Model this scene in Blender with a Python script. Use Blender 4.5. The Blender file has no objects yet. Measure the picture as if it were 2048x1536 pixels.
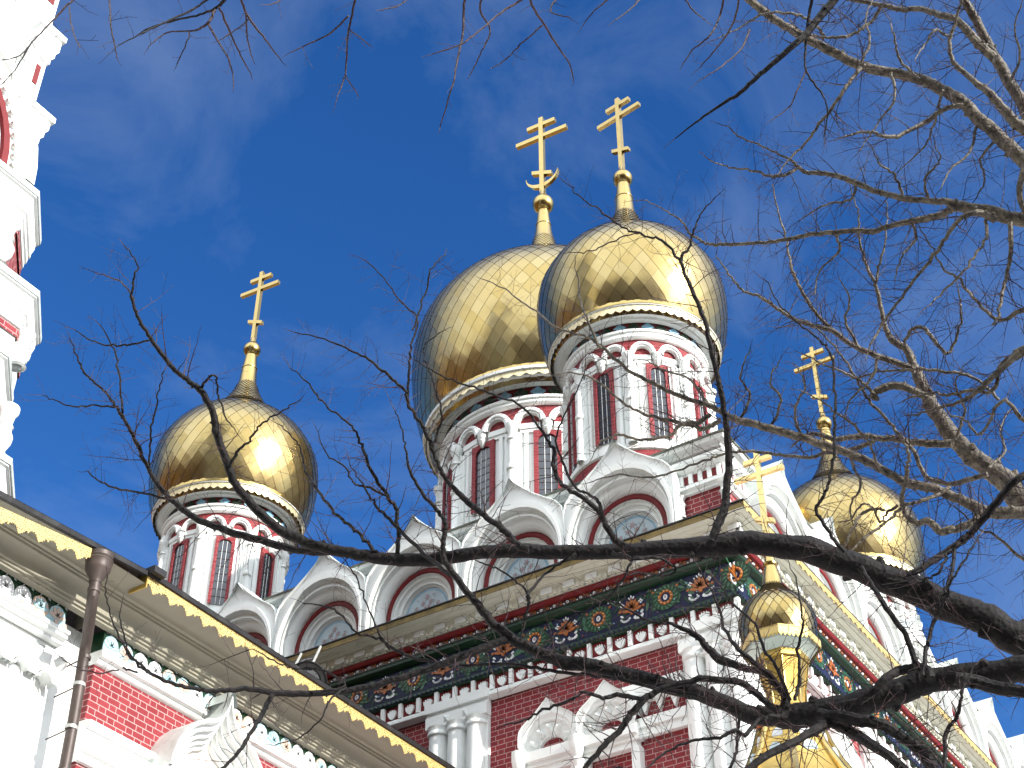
import bpy, bmesh, math, random
from mathutils import Vector, Matrix, noise
PI = math.pi; rad = math.radians
random.seed(11)
sc = bpy.context.scene
COL = sc.collection
ZO = 1.6                                   # eye height: heights below are measured from the eye

# ------------------------------------------------------------------ camera
F = Vector((0.6520, 0.4257, 0.6272)); F.normalize()
R_ = Vector((0.5470, -0.8371, -0.0017)); R_ -= R_.dot(F) * F; R_.normalize()
U_ = R_.cross(F)
FPX = 3111.5
cam_d = bpy.data.cameras.new('camera'); cam = bpy.data.objects.new('camera', cam_d); COL.objects.link(cam)
cam_d.sensor_width = 36; cam_d.lens = FPX / 2048 * 36; cam_d.clip_start = .05; cam_d.clip_end = 5000
cam.matrix_world = Matrix(((R_.x, U_.x, -F.x, 0), (R_.y, U_.y, -F.y, 0), (R_.z, U_.z, -F.z, ZO), (0, 0, 0, 1)))
sc.camera = cam

# ------------------------------------------------------------------ world, sun, exposure
SUN_EL, SUN_AZ = rad(26), rad(184.5)       # azimuth clockwise from north (+Y)
sd = Vector((math.sin(SUN_AZ) * math.cos(SUN_EL), math.cos(SUN_AZ) * math.cos(SUN_EL), math.sin(SUN_EL)))
w = bpy.data.worlds.new('World'); sc.world = w; w.use_nodes = True
nt = w.node_tree; nt.nodes.clear()
out = nt.nodes.new('ShaderNodeOutputWorld'); bg = nt.nodes.new('ShaderNodeBackground'); sky = nt.nodes.new('ShaderNodeTexSky')
sky.sky_type = 'NISHITA'; sky.sun_disc = False; sky.sun_elevation = SUN_EL; sky.sun_rotation = SUN_AZ
sky.altitude = 700; sky.air_density = 1.0; sky.dust_density = 0.4; sky.ozone_density = 3.0
bg.inputs[1].default_value = 0.11
tc = nt.nodes.new('ShaderNodeTexCoord'); mp = nt.nodes.new('ShaderNodeMapping'); mp.inputs['Scale'].default_value = (2.2, 3.6, 5.0)
mp.inputs['Rotation'].default_value = (.4, .2, .7)
nz = nt.nodes.new('ShaderNodeTexNoise'); nz.inputs['Scale'].default_value = 1.5; nz.inputs['Detail'].default_value = 7; nz.inputs['Roughness'].default_value = .62; nz.inputs['Distortion'].default_value = .7
cr = nt.nodes.new('ShaderNodeMapRange'); cr.inputs[1].default_value = .48; cr.inputs[2].default_value = .85; cr.inputs[3].default_value = 0; cr.inputs[4].default_value = .20
mx = nt.nodes.new('ShaderNodeMix'); mx.data_type = 'RGBA'; mx.inputs[7].default_value = (1.7, 2.05, 2.6, 1)   # thin cirrus
L = nt.links.new
L(tc.outputs['Generated'], mp.inputs[0]); L(mp.outputs[0], nz.inputs[0]); L(nz.outputs[0], cr.inputs[0]); L(cr.outputs[0], mx.inputs[0])
hs = nt.nodes.new('ShaderNodeHueSaturation'); hs.inputs['Saturation'].default_value = 1.30; hs.inputs['Value'].default_value = .492; hs.inputs['Hue'].default_value = .512
L(sky.outputs[0], hs.inputs['Color'])
# bright veil added over the out-of-view southwest sky to light walls and gilding
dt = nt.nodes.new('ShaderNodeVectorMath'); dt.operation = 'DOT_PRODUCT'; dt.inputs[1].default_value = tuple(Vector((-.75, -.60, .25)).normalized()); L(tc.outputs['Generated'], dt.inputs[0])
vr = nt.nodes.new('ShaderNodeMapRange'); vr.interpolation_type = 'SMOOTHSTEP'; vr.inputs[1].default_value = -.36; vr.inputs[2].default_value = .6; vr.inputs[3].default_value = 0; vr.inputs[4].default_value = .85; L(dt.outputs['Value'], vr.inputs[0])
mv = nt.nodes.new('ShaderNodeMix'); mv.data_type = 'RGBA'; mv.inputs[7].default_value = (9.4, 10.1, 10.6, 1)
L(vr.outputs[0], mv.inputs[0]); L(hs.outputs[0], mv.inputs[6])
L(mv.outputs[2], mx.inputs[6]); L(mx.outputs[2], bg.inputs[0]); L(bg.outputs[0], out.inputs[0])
sun_d = bpy.data.lights.new('sun', 'SUN'); sun_d.energy = 2.2; sun_d.angle = rad(.53); sun_d.color = (1, .955, .88)
sun = bpy.data.objects.new('sun', sun_d); COL.objects.link(sun); sun.location = (0, -30, 60)
sun.rotation_euler = sd.to_track_quat('Z', 'Y').to_euler()
sc.view_settings.view_transform = 'Standard'; sc.view_settings.look = 'None'; sc.view_settings.exposure = 1.85; sc.view_settings.gamma = 1
sc.cycles.max_bounces = 8; sc.cycles.transparent_max_bounces = 12; sc.cycles.caustics_reflective = False; sc.cycles.caustics_refractive = False

# ------------------------------------------------------------------ materials
MATS = {}
def mat(name, col, rough=.6, metal=0., spec=.4, var=.0, vscale=3., bump=0., bscale=30., stain=None, stscale=1.2, stamt=.5):
    if name in MATS: return MATS[name]
    m = bpy.data.materials.new(name); m.use_nodes = True; n = m.node_tree; b = n.nodes['Principled BSDF']
    b.inputs['Roughness'].default_value = rough; b.inputs['Metallic'].default_value = metal
    b.inputs['Specular IOR Level'].default_value = spec; b.inputs['Base Color'].default_value = (*col, 1)
    g = n.nodes.new('ShaderNodeNewGeometry'); src = None
    if var:
        t = n.nodes.new('ShaderNodeTexNoise'); t.inputs['Scale'].default_value = vscale; t.inputs['Detail'].default_value = 6; t.inputs['Roughness'].default_value = .65
        n.links.new(g.outputs['Position'], t.inputs['Vector'])
        r = n.nodes.new('ShaderNodeMapRange'); r.inputs[1].default_value = .3; r.inputs[2].default_value = .7; r.inputs[3].default_value = 1 - var; r.inputs[4].default_value = 1 + var * .6
        n.links.new(t.outputs[0], r.inputs[0])
        x = n.nodes.new('ShaderNodeMix'); x.data_type = 'RGBA'; x.blend_type = 'MULTIPLY'; x.inputs[0].default_value = 1; x.inputs[6].default_value = (*col, 1)
        n.links.new(r.outputs[0], x.inputs[7]); src = x.outputs[2]
    if stain:
        t = n.nodes.new('ShaderNodeTexNoise'); t.inputs['Scale'].default_value = stscale; t.inputs['Detail'].default_value = 8; t.inputs['Roughness'].default_value = .7
        mpp = n.nodes.new('ShaderNodeMapping'); mpp.inputs['Scale'].default_value = (1, 1, .45)
        n.links.new(g.outputs['Position'], mpp.inputs[0]); n.links.new(mpp.outputs[0], t.inputs['Vector'])
        r = n.nodes.new('ShaderNodeMapRange'); r.inputs[1].default_value = .52; r.inputs[2].default_value = .75; r.inputs[3].default_value = 0; r.inputs[4].default_value = stamt
        n.links.new(t.outputs[0], r.inputs[0])
        x = n.nodes.new('ShaderNodeMix'); x.data_type = 'RGBA'; x.inputs[7].default_value = (*stain, 1)
        if src: n.links.new(src, x.inputs[6])
        else: x.inputs[6].default_value = (*col, 1)
        n.links.new(r.outputs[0], x.inputs[0]); src = x.outputs[2]
    if src: n.links.new(src, b.inputs['Base Color'])
    if bump:
        t = n.nodes.new('ShaderNodeTexNoise'); t.inputs['Scale'].default_value = bscale; t.inputs['Detail'].default_value = 5
        n.links.new(g.outputs['Position'], t.inputs['Vector'])
        bp = n.nodes.new('ShaderNodeBump'); bp.inputs['Strength'].default_value = bump; bp.inputs['Distance'].default_value = .02
        n.links.new(t.outputs[0], bp.inputs['Height']); n.links.new(bp.outputs[0], b.inputs['Normal'])
    MATS[name] = m; return m

def brick_mat(nm='painted_brick', joint=(.44, .29, .28)):
    m = bpy.data.materials.new(nm); m.use_nodes = True; n = m.node_tree; b = n.nodes['Principled BSDF']; LK = n.links.new
    b.inputs['Roughness'].default_value = .65; b.inputs['Specular IOR Level'].default_value = .25
    def M(op, a, c=None, d=None):
        q = n.nodes.new('ShaderNodeMath'); q.operation = op
        for i, v in enumerate((a, c, d)):
            if v is None: continue
            if isinstance(v, (int, float)): q.inputs[i].default_value = v
            else: LK(v, q.inputs[i])
        return q.outputs[0]
    g = n.nodes.new('ShaderNodeNewGeometry')
    s = n.nodes.new('ShaderNodeSeparateXYZ'); LK(g.outputs['Position'], s.inputs[0])
    ns = n.nodes.new('ShaderNodeSeparateXYZ'); LK(g.outputs['True Normal'], ns.inputs[0])
    ax = M('GREATER_THAN', M('ABSOLUTE', ns.outputs[0]), .7)
    u = M('ADD', M('MULTIPLY', s.outputs[0], M('SUBTRACT', 1, ax)), M('MULTIPLY', s.outputs[1], ax))
    v = M('DIVIDE', s.outputs[2], .0815); row = M('FLOOR', v); fv = M('FRACT', v)
    uu = M('ADD', M('DIVIDE', u, .31), M('MULTIPLY', row, .5)); ci = M('FLOOR', uu); fu = M('FRACT', uu)
    hd = M('GREATER_THAN', fu, .645)
    j1 = M('LESS_THAN', fu, .032); j2 = M('LESS_THAN', M('ABSOLUTE', M('SUBTRACT', fu, .66)), .016); j3 = M('LESS_THAN', fv, .13)
    jj = M('MAXIMUM', M('MAXIMUM', j1, j2), j3)
    cb = n.nodes.new('ShaderNodeCombineXYZ'); LK(ci, cb.inputs[0]); LK(row, cb.inputs[1]); LK(hd, cb.inputs[2])
    wn = n.nodes.new('ShaderNodeTexWhiteNoise'); LK(cb.outputs[0], wn.inputs[0])
    tn = n.nodes.new('ShaderNodeTexNoise'); tn.inputs['Scale'].default_value = 14; tn.inputs['Detail'].default_value = 5; LK(g.outputs['Position'], tn.inputs['Vector'])
    k = M('ADD', M('MULTIPLY', wn.outputs[0], .5), M('MULTIPLY', tn.outputs[0], .5))
    c1 = n.nodes.new('ShaderNodeMix'); c1.data_type = 'RGBA'; c1.inputs[6].default_value = (.165, .014, .019, 1); c1.inputs[7].default_value = (.27, .036, .043, 1); LK(k, c1.inputs[0])
    c2 = n.nodes.new('ShaderNodeMix'); c2.data_type = 'RGBA'; c2.inputs[7].default_value = (*joint, 1); LK(c1.outputs[2], c2.inputs[6]); LK(jj, c2.inputs[0])
    LK(c2.outputs[2], b.inputs['Base Color'])
    bp = n.nodes.new('ShaderNodeBump'); bp.inputs['Strength'].default_value = .5; bp.inputs['Distance'].default_value = .012; LK(M('ADD', M('SUBTRACT', 1, jj), M('MULTIPLY', tn.outputs[0], .3)), bp.inputs['Height']); LK(bp.outputs[0], b.inputs['Normal'])
    return m

def plate_mat():
    m = bpy.data.materials.new('gilded_plates'); m.use_nodes = True; n = m.node_tree; b = n.nodes['Principled BSDF']; LK = n.links.new
    b.inputs['Metallic'].default_value = 1; b.inputs['Roughness'].default_value = .17
    g = n.nodes.new('ShaderNodeNewGeometry')
    wn = n.nodes.new('ShaderNodeTexWhiteNoise'); wn.noise_dimensions = '1D'; LK(g.outputs['Random Per Island'], wn.inputs['W'])
    sb = n.nodes.new('ShaderNodeVectorMath'); sb.operation = 'SUBTRACT'; LK(wn.outputs['Color'], sb.inputs[0]); sb.inputs[1].default_value = (.5, .5, .5)
    s1 = n.nodes.new('ShaderNodeVectorMath'); s1.operation = 'SCALE'; s1.inputs['Scale'].default_value = .024; LK(sb.outputs[0], s1.inputs[0])
    tn = n.nodes.new('ShaderNodeTexNoise'); tn.inputs['Scale'].default_value = 2.6; tn.inputs['Detail'].default_value = 3; LK(g.outputs['Position'], tn.inputs['Vector'])
    sb2 = n.nodes.new('ShaderNodeVectorMath'); sb2.operation = 'SUBTRACT'; LK(tn.outputs['Color'], sb2.inputs[0]); sb2.inputs[1].default_value = (.5, .5, .5)
    s2 = n.nodes.new('ShaderNodeVectorMath'); s2.operation = 'SCALE'; s2.inputs['Scale'].default_value = .13; LK(sb2.outputs[0], s2.inputs[0])
    a = n.nodes.new('ShaderNodeVectorMath'); a.operation = 'ADD'; LK(g.outputs['Normal'], a.inputs[0]); LK(s1.outputs[0], a.inputs[1])
    a2 = n.nodes.new('ShaderNodeVectorMath'); a2.operation = 'ADD'; LK(a.outputs[0], a2.inputs[0]); LK(s2.outputs[0], a2.inputs[1])
    nn = n.nodes.new('ShaderNodeVectorMath'); nn.operation = 'NORMALIZE'; LK(a2.outputs[0], nn.inputs[0]); LK(nn.outputs[0], b.inputs['Normal'])
    c = n.nodes.new('ShaderNodeMix'); c.data_type = 'RGBA'; c.inputs[6].default_value = (.262, .184, .058, 1); c.inputs[7].default_value = (.310, .240, .110, 1); LK(wn.outputs['Value'], c.inputs[0]); LK(c.outputs[2], b.inputs['Base Color'])
    r = n.nodes.new('ShaderNodeMapRange'); r.inputs[3].default_value = .14; r.inputs[4].default_value = .30; LK(tn.outputs[0], r.inputs[0]); LK(r.outputs[0], b.inputs['Roughness'])
    # broad second lobe: the leaf scatters some sun widely
    b2 = n.nodes.new('ShaderNodeBsdfPrincipled'); b2.inputs['Metallic'].default_value = 1; b2.inputs['Roughness'].default_value = .42; b2.inputs['Base Color'].default_value = (.44, .35, .19, 1); LK(nn.outputs[0], b2.inputs['Normal'])
    ms = n.nodes.new('ShaderNodeMixShader'); ms.inputs[0].default_value = .16; LK(b.outputs[0], ms.inputs[1]); LK(b2.outputs[0], ms.inputs[2])
    LK(ms.outputs[0], n.nodes['Material Output'].inputs[0])
    return m

def lace_mat():
    m = bpy.data.materials.new('pierced_gilt_tin'); m.use_nodes = True; n = m.node_tree; b = n.nodes['Principled BSDF']; LK = n.links.new
    b.inputs['Base Color'].default_value = (.53, .39, .145, 1); b.inputs['Metallic'].default_value = .2; b.inputs['Roughness'].default_value = .45
    g = n.nodes.new('ShaderNodeNewGeometry'); v = n.nodes.new('ShaderNodeTexVoronoi'); v.inputs['Scale'].default_value = 30; v.inputs['Randomness'].default_value = .55
    LK(g.outputs['Position'], v.inputs['Vector'])
    lt = n.nodes.new('ShaderNodeMath'); lt.operation = 'LESS_THAN'; lt.inputs[1].default_value = .24; LK(v.outputs['Distance'], lt.inputs[0])
    tr = n.nodes.new('ShaderNodeBsdfTransparent'); ms = n.nodes.new('ShaderNodeMixShader')
    LK(lt.outputs[0], ms.inputs[0]); LK(b.outputs[0], ms.inputs[1]); LK(tr.outputs[0], ms.inputs[2]); LK(ms.outputs[0], n.nodes['Material Output'].inputs[0])
    return m

WHITE = mat('white_limewash', (.81, .83, .81), .75, var=.06, vscale=2.2, bump=.12, bscale=40, stain=(.50, .50, .45), stscale=1.6, stamt=.30)
CREAM = mat('cream_limewash', (.68, .67, .56), .75, var=.08, vscale=2.5, bump=.1, bscale=40, stain=(.33, .28, .17), stscale=1.3, stamt=.5)
BRICK = brick_mat(); BRICK2 = brick_mat('red_drum_brick', (.33, .09, .09))
RED = mat('red_paint', (.165, .012, .014), .55, spec=.25, var=.18, vscale=8)
GOLDP = plate_mat()
GOLD = mat('gilded_metal', (.37, .27, .105), .26, 1., var=.12, vscale=6, bump=.08, bscale=12)
GOLDB = mat('tarnished_gilt', (.30, .21, .07), .40, 1., var=.3, vscale=9)
GOLDM = mat('matt_gilt', (.48, .33, .09), .40, .75, var=.2, vscale=10)
MOSSGILT = mat('weathered_gilt_lip', (.20, .14, .045), .55, .3, var=.5, vscale=5, stain=(.075, .062, .030), stscale=2.2, stamt=.9)
LACE = lace_mat()
GREEN = mat('green_glaze', (.008, .034, .015), .35, var=.3, vscale=9, spec=.3)
GREENL = mat('leaf_green_glaze', (.035, .12, .055), .3, var=.3, vscale=12)
NAVY = mat('navy_glaze', (.010, .013, .045), .4, var=.35, vscale=11, spec=.2)
DKGREEN = mat('dark_leaf_glaze', (.012, .042, .020), .35, var=.4, vscale=16, spec=.25)
ORANGE = mat('orange_glaze', (.34, .10, .016), .3, var=.3, vscale=20)
GLAZEW = mat('white_glaze', (.72, .74, .76), .25, var=.1, vscale=12)
BLUET = mat('sky_blue_glaze', (.22, .44, .60), .25, var=.2, vscale=8)
PALEBLUE = mat('pale_blue_plaster', (.50, .60, .66), .7, var=.12, vscale=6)
PINKP = mat('faded_rose_paint', (.42, .30, .32), .7, var=.2, vscale=9)
GREYP = mat('grey_green_paint', (.32, .37, .36), .7, var=.2, vscale=9)
PALEPINK = mat('pale_pink_glaze', (.56, .42, .34), .4, var=.1, vscale=9)
PALEB2 = mat('pale_blue_glaze', (.34, .52, .57), .35, var=.12, vscale=9)
TAN = mat('tan_limewash', (.28, .262, .205), .75, var=.08, vscale=2.5, bump=.1, bscale=40, stain=(.30, .27, .19), stscale=1.3, stamt=.5)
DARKROOF = mat('black_roof_tin', (.018, .016, .018), .5, .2, var=.4, vscale=4, stain=(.08, .085, .075), stscale=2.5, stamt=.6)
MOSS = mat('mossy_grey_tin', (.16, .17, .14), .6, .2, var=.35, vscale=4, stain=(.07, .075, .05), stscale=2.2, stamt=.7)
CAPTIN = mat('pale_tin_capping', (.62, .67, .65), .5, .25, var=.2, vscale=5)
GLASS = mat('leaded_glass', (.028, .030, .042), .12, spec=.6, var=.5, vscale=5)
PIPE = mat('brown_painted_tin', (.070, .052, .046), .5, .2, var=.25, vscale=9)
TILEG = mat('roof_tile_green', (.18, .30, .26), .4, var=.15, vscale=8)
PALEGREEN = mat('pale_green_plaster', (.60, .68, .62), .7, var=.06, vscale=3)
BLACK = mat('black_rubber', (.012, .012, .013), .5)
LENS = mat('white_lens', (.8, .8, .8), .3)
STRUT = mat('galvanised_strut', (.42, .42, .40), .5, .4, var=.15, vscale=8)
STONE = mat('pale_paving', (.52, .52, .51), .85, var=.2, vscale=.8, bump=.2, bscale=6)
GRASS = mat('winter_grass', (.25, .15, .04), .95, var=.35, vscale=.6)
WOOD = mat('bare_winter_wood', (.17, .086, .018), .95, var=.5, vscale=.5)
def bark(name, c1, c2, rough=.7):
    m = bpy.data.materials.new(name); m.use_nodes = True; n = m.node_tree; b = n.nodes['Principled BSDF']; LK = n.links.new
    b.inputs['Roughness'].default_value = rough; b.inputs['Specular IOR Level'].default_value = .22
    g = n.nodes.new('ShaderNodeNewGeometry'); t = n.nodes.new('ShaderNodeTexNoise'); t.inputs['Scale'].default_value = 17; t.inputs['Detail'].default_value = 8; t.inputs['Roughness'].default_value = .7
    LK(g.outputs['Position'], t.inputs['Vector'])
    r = n.nodes.new('ShaderNodeMapRange'); r.inputs[1].default_value = .38; r.inputs[2].default_value = .68; LK(t.outputs[0], r.inputs[0])
    x = n.nodes.new('ShaderNodeMix'); x.data_type = 'RGBA'; x.inputs[6].default_value = (*c1, 1); x.inputs[7].default_value = (*c2, 1); LK(r.outputs[0], x.inputs[0]); LK(x.outputs[2], b.inputs['Base Color'])
    t2 = n.nodes.new('ShaderNodeTexVoronoi'); t2.inputs['Scale'].default_value = 34; LK(g.outputs['Position'], t2.inputs['Vector'])
    ad = n.nodes.new('ShaderNodeMath'); ad.operation = 'ADD'; LK(t.outputs[0], ad.inputs[0]); LK(t2.outputs['Distance'], ad.inputs[1])
    bp = n.nodes.new('ShaderNodeBump'); bp.inputs['Strength'].default_value = .55; bp.inputs['Distance'].default_value = .012; LK(ad.outputs[0], bp.inputs['Height']); LK(bp.outputs[0], b.inputs['Normal'])
    return m
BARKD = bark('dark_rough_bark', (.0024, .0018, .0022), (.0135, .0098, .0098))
BARKP = bark('grey_smooth_bark', (.030, .024, .020), (.19, .16, .12), .5)
BARKT = bark('reddish_twig_bark', (.020, .010, .012), (.055, .028, .029), .55)

# ------------------------------------------------------------------ object helpers
def empty(name, loc, label, cat, group=None):
    o = bpy.data.objects.new(name, None); COL.objects.link(o); o.location = loc; o.empty_display_size = .3
    o['label'] = label; o['category'] = cat
    if group: o['group'] = group
    return o
def rootof(o):
    v = Vector((0, 0, 0))
    while o is not None: v += o.location; o = o.parent
    return v
class MB:
    """gathers faces (heights from the eye) and links them as one mesh object"""
    def __init__(s): s.v = []; s.f = []; s.m = []; s.ms = []; s.sm = []
    def mi(s, m):
        if m not in s.ms: s.ms.append(m)
        return s.ms.index(m)
    def add(s, vs, fs, m, smooth=False):
        o = len(s.v); s.v += [tuple(x) for x in vs]; k = s.mi(m)
        for f in fs: s.f.append(tuple(i + o for i in f)); s.m.append(k); s.sm.append(smooth)
    def build(s, name, parent=None, label=None):
        me = bpy.data.meshes.new(name); me.from_pydata([(x, y, z + ZO) for x, y, z in s.v], [], s.f)
        for m in s.ms: me.materials.append(m)
        me.polygons.foreach_set('material_index', s.m); me.polygons.foreach_set('use_smooth', s.sm); me.update(); me.set_sharp_from_angle(angle=rad(38))
        o = bpy.data.objects.new(name, me); COL.objects.link(o)
        if parent: o.parent = parent; o.location = -rootof(parent)
        if label: o['label'] = label
        return o
    # ---- shapes
    def box(s, a, b, m):
        x0, y0, z0 = a; x1, y1, z1 = b
        s.add([(x0,y0,z0),(x1,y0,z0),(x1,y1,z0),(x0,y1,z0),(x0,y0,z1),(x1,y0,z1),(x1,y1,z1),(x0,y1,z1)],
              [(0,3,2,1),(4,5,6,7),(0,1,5,4),(1,2,6,5),(2,3,7,6),(3,0,4,7)], m)
    def lathe(s, ax, prof, m, n=32, smooth=True, a0=0., a1=2*PI, rot=0.):
        full = abs(a1 - a0 - 2*PI) < 1e-6; k = n if full else n + 1; vs = []; fs = []
        for r, z in prof:
            for i in range(k):
                t = a0 + rot + (a1 - a0) * i / n; vs.append((ax[0] + r*math.cos(t), ax[1] + r*math.sin(t), z))
        for j in range(len(prof) - 1):
            for i in range(n):
                i2 = (i + 1) % k; fs.append((j*k+i, j*k+i2, (j+1)*k+i2, (j+1)*k+i))
        s.add(vs, fs, m, smooth)
    def tube(s, pts, rs, m, n=8, smooth=True, caps=True):
        N = len(pts); P = [Vector(p) for p in pts]; vs = []; fs = []; up = Vector((.13, .31, .94)); ref = None
        for i in range(N):
            t = (P[min(i+1, N-1)] - P[max(i-1, 0)])
            if t.length < 1e-9: t = Vector((0, 0, 1))
            t.normalize()
            if ref is None:
                ref = t.cross(up)
                if ref.length < .05: ref = t.cross(Vector((1, 0, 0)))
            ref = ref - ref.dot(t) * t; ref.normalize(); q = t.cross(ref)
            for k in range(n):
                a = 2*PI*k/n; vs.append(P[i] + (ref*math.cos(a) + q*math.sin(a)) * rs[i])
        for i in range(N-1):
            for k in range(n):
                k2 = (k+1) % n; fs.append((i*n+k, i*n+k2, (i+1)*n+k2, (i+1)*n+k))
        if caps: fs.append(tuple(range(n-1, -1, -1))); fs.append(tuple((N-1)*n+k for k in range(n)))
        s.add(vs, fs, m, smooth)
    def sweep(s, poly, prof, m, closed=True, smooth=False, skip=()):
        """prof: (outward offset, z) points carried round a convex footprint (anticlockwise), mitred"""
        n = len(poly); rings = []
        for off, z in prof:
            rg = []
            for i in range(n):
                p = Vector(poly[i]).to_2d(); a = Vector(poly[i-1]).to_2d(); b = Vector(poly[(i+1) % n]).to_2d()
                d1 = (p - a).normalized(); d2 = (b - p).normalized(); n1 = Vector((d1.y, -d1.x)); n2 = Vector((d2.y, -d2.x))
                bis = n1 + n2; bis = bis / max(.2, bis.dot(n1)); q = p + bis * off
                rg.append((q.x, q.y, z))
            rings.append(rg)
        vs = [v for r in rings for v in r]; fs = []
        for j in range(len(prof)-1):
            for i in range(n):
                if not closed and i == n-1: continue
                if i in skip: continue
                i2 = (i+1) % n; fs.append((j*n+i, j*n+i2, (j+1)*n+i2, (j+1)*n+i))
        s.add(vs, fs, m, smooth)
    def frame(s, fr, vs, fs, m, smooth=False):
        """fr = (origin, u axis, outward axis); vs given as (u, height, outward)"""
        o, u, d = fr; s.add([(o[0]+u[0]*a+d[0]*c, o[1]+u[1]*a+d[1]*c, o[2]+b) for a, b, c in vs], fs, m, smooth)
    def plate(s, fr, poly, d0, d1, m, m2=None):
        """flat shape poly (u, v) with thickness from d0 (back) to d1 (front)"""
        n = len(poly); s.frame(fr, [(a, b, d1) for a, b in poly], [tuple(range(n))], m)
        s.frame(fr, [(a, b, d0) for a, b in poly] + [(a, b, d1) for a, b in poly], [(i, (i+1) % n, n+(i+1) % n, n+i) for i in range(n)], m2 or m)
    def fbox(s, fr, u0, u1, v0, v1, d0, d1, m):
        s.frame(fr, [(u0,v0,d0),(u1,v0,d0),(u1,v1,d0),(u0,v1,d0),(u0,v0,d1),(u1,v0,d1),(u1,v1,d1),(u0,v1,d1)],
                [(0,3,2,1),(4,5,6,7),(0,1,5,4),(1,2,6,5),(2,3,7,6),(3,0,4,7)], m)
    def fcyl(s, fr, u, d, prof, m, n=16):
        """upright round shaft standing in a wall frame"""
        o, ua, da = fr; s.lathe((o[0]+ua[0]*u+da[0]*d, o[1]+ua[1]*u+da[1]*d), [(r, o[2]+z) for r, z in prof], m, n)
    def ell(s, fr, cu, cv, ru, rv, d0, d1, m, rot=0., n=10):
        c, q = math.cos(rot), math.sin(rot)
        s.plate(fr, [(cu + ru*math.cos(t)*c - rv*math.sin(t)*q, cv + ru*math.cos(t)*q + rv*math.sin(t)*c) for t in [2*PI*i/n for i in range(n)]], d0, d1, m)
    def ringp(s, fr, cu, cv, r0, r1, d, m, n=18):
        vs = []; fs = []
        for i in range(n):
            a = 2*PI*i/n; vs += [(cu+r0*math.cos(a), cv+r0*math.sin(a), d*.4), (cu+(r0+r1)/2*math.cos(a), cv+(r0+r1)/2*math.sin(a), d), (cu+r1*math.cos(a), cv+r1*math.sin(a), 0)]
        for i in range(n):
            j = (i+1) % n
            for k in range(2): fs.append((i*3+k, j*3+k, j*3+k+1, i*3+k+1))
        s.frame(fr, vs, fs, m, True)

def WF(x, y, z): return ((x, y, z), (0, -1, 0), (-1, 0, 0))     # frame on a west-facing wall (u runs to the right = south)
def SF(x, y, z): return ((x, y, z), (1, 0, 0), (0, -1, 0))      # frame on a south-facing wall (u runs to the right = east)

# ------------------------------------------------------------------ onion domes
ONION = [(-.70,.888),(-.5,.950),(-.27,.988),(-.04,1.0),(.2,.970),(.38,.890),(.54,.785),(.68,.652),(.80,.505),(.90,.390),(1.0,.300)]
def cat(pts, n):
    out_ = []
    for i in range(len(pts)-1):
        z0, r0 = pts[i]; z1, r1 = pts[i+1]; h = z1-z0
        m0 = (pts[i+1][1]-pts[i-1][1])/(pts[i+1][0]-pts[i-1][0]) if i else (r1-r0)/h
        m1 = (pts[i+2][1]-r0)/(pts[i+2][0]-z0) if i+2 < len(pts) else (r1-r0)/h
        for k in range(n):
            t = k/n; a = 2*t**3-3*t**2+1; b = t**3-2*t**2+t; c = -2*t**3+3*t**2; d = t**3-t**2
            out_.append((z0+h*t, a*r0+b*h*m0+c*r1+d*h*m1))
    out_.append(pts[-1]); return out_
def plated(mb, ax, prof, N, asp, m, shrink=.993, jit=.0):
    """overlapping lozenge plates: prof = (z, r) list bottom to top"""
    S = [0.]
    for i in range(1, len(prof)): S.append(S[-1] + math.hypot(prof[i][0]-prof[i-1][0], prof[i][1]-prof[i-1][1]))
    def at(sv):
        sv = max(0., min(S[-1]-1e-6, sv))
        for i in range(1, len(S)):
            if sv <= S[i]:
                t = (sv-S[i-1])/(S[i]-S[i-1]); return prof[i-1][0]+(prof[i][0]-prof[i-1][0])*t, prof[i-1][1]+(prof[i][1]-prof[i-1][1])*t, ((prof[i][0]-prof[i-1][0]), (prof[i][1]-prof[i-1][1]))
    rows = [0.]
    while rows[-1] < S[-1]:
        r = at(rows[-1])[1]; rows.append(rows[-1] + max(.02, asp * 2*PI*r/N))
    def pt(a, sv, off):
        z, r, (dz, dr) = at(sv); l = math.hypot(dz, dr); rr = r + off*dz/l; zz = z - off*dr/l
        return (ax[0]+rr*math.cos(a), ax[1]+rr*math.sin(a), zz)
    da = 2*PI/N
    for j in range(len(rows)):
        sb = rows[j-1] if j else 0.; sm = rows[j]; st = rows[j+1] if j+1 < len(rows) else S[-1]
        if st - sb < .015: continue
        for i in range(N):
            a = (i + .5*(j % 2))*da; vs = []
            for p in (-1, 0, 1):
                for q in (-1, 0, 1):
                    x = (p - q)*.5*shrink; y = (p + q)*.5*shrink        # x: along ring, y: up
                    sv = sm + (y*(st-sm) if y > 0 else y*(sm-sb))
                    vs.append(pt(a + x*da*.5*2*.5*2*.5, sv, .004 - .006*y))
            mb.add(vs, [(0,3,4,1),(3,6,7,4),(1,4,5,2),(4,7,8,5)], m, True)
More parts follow.
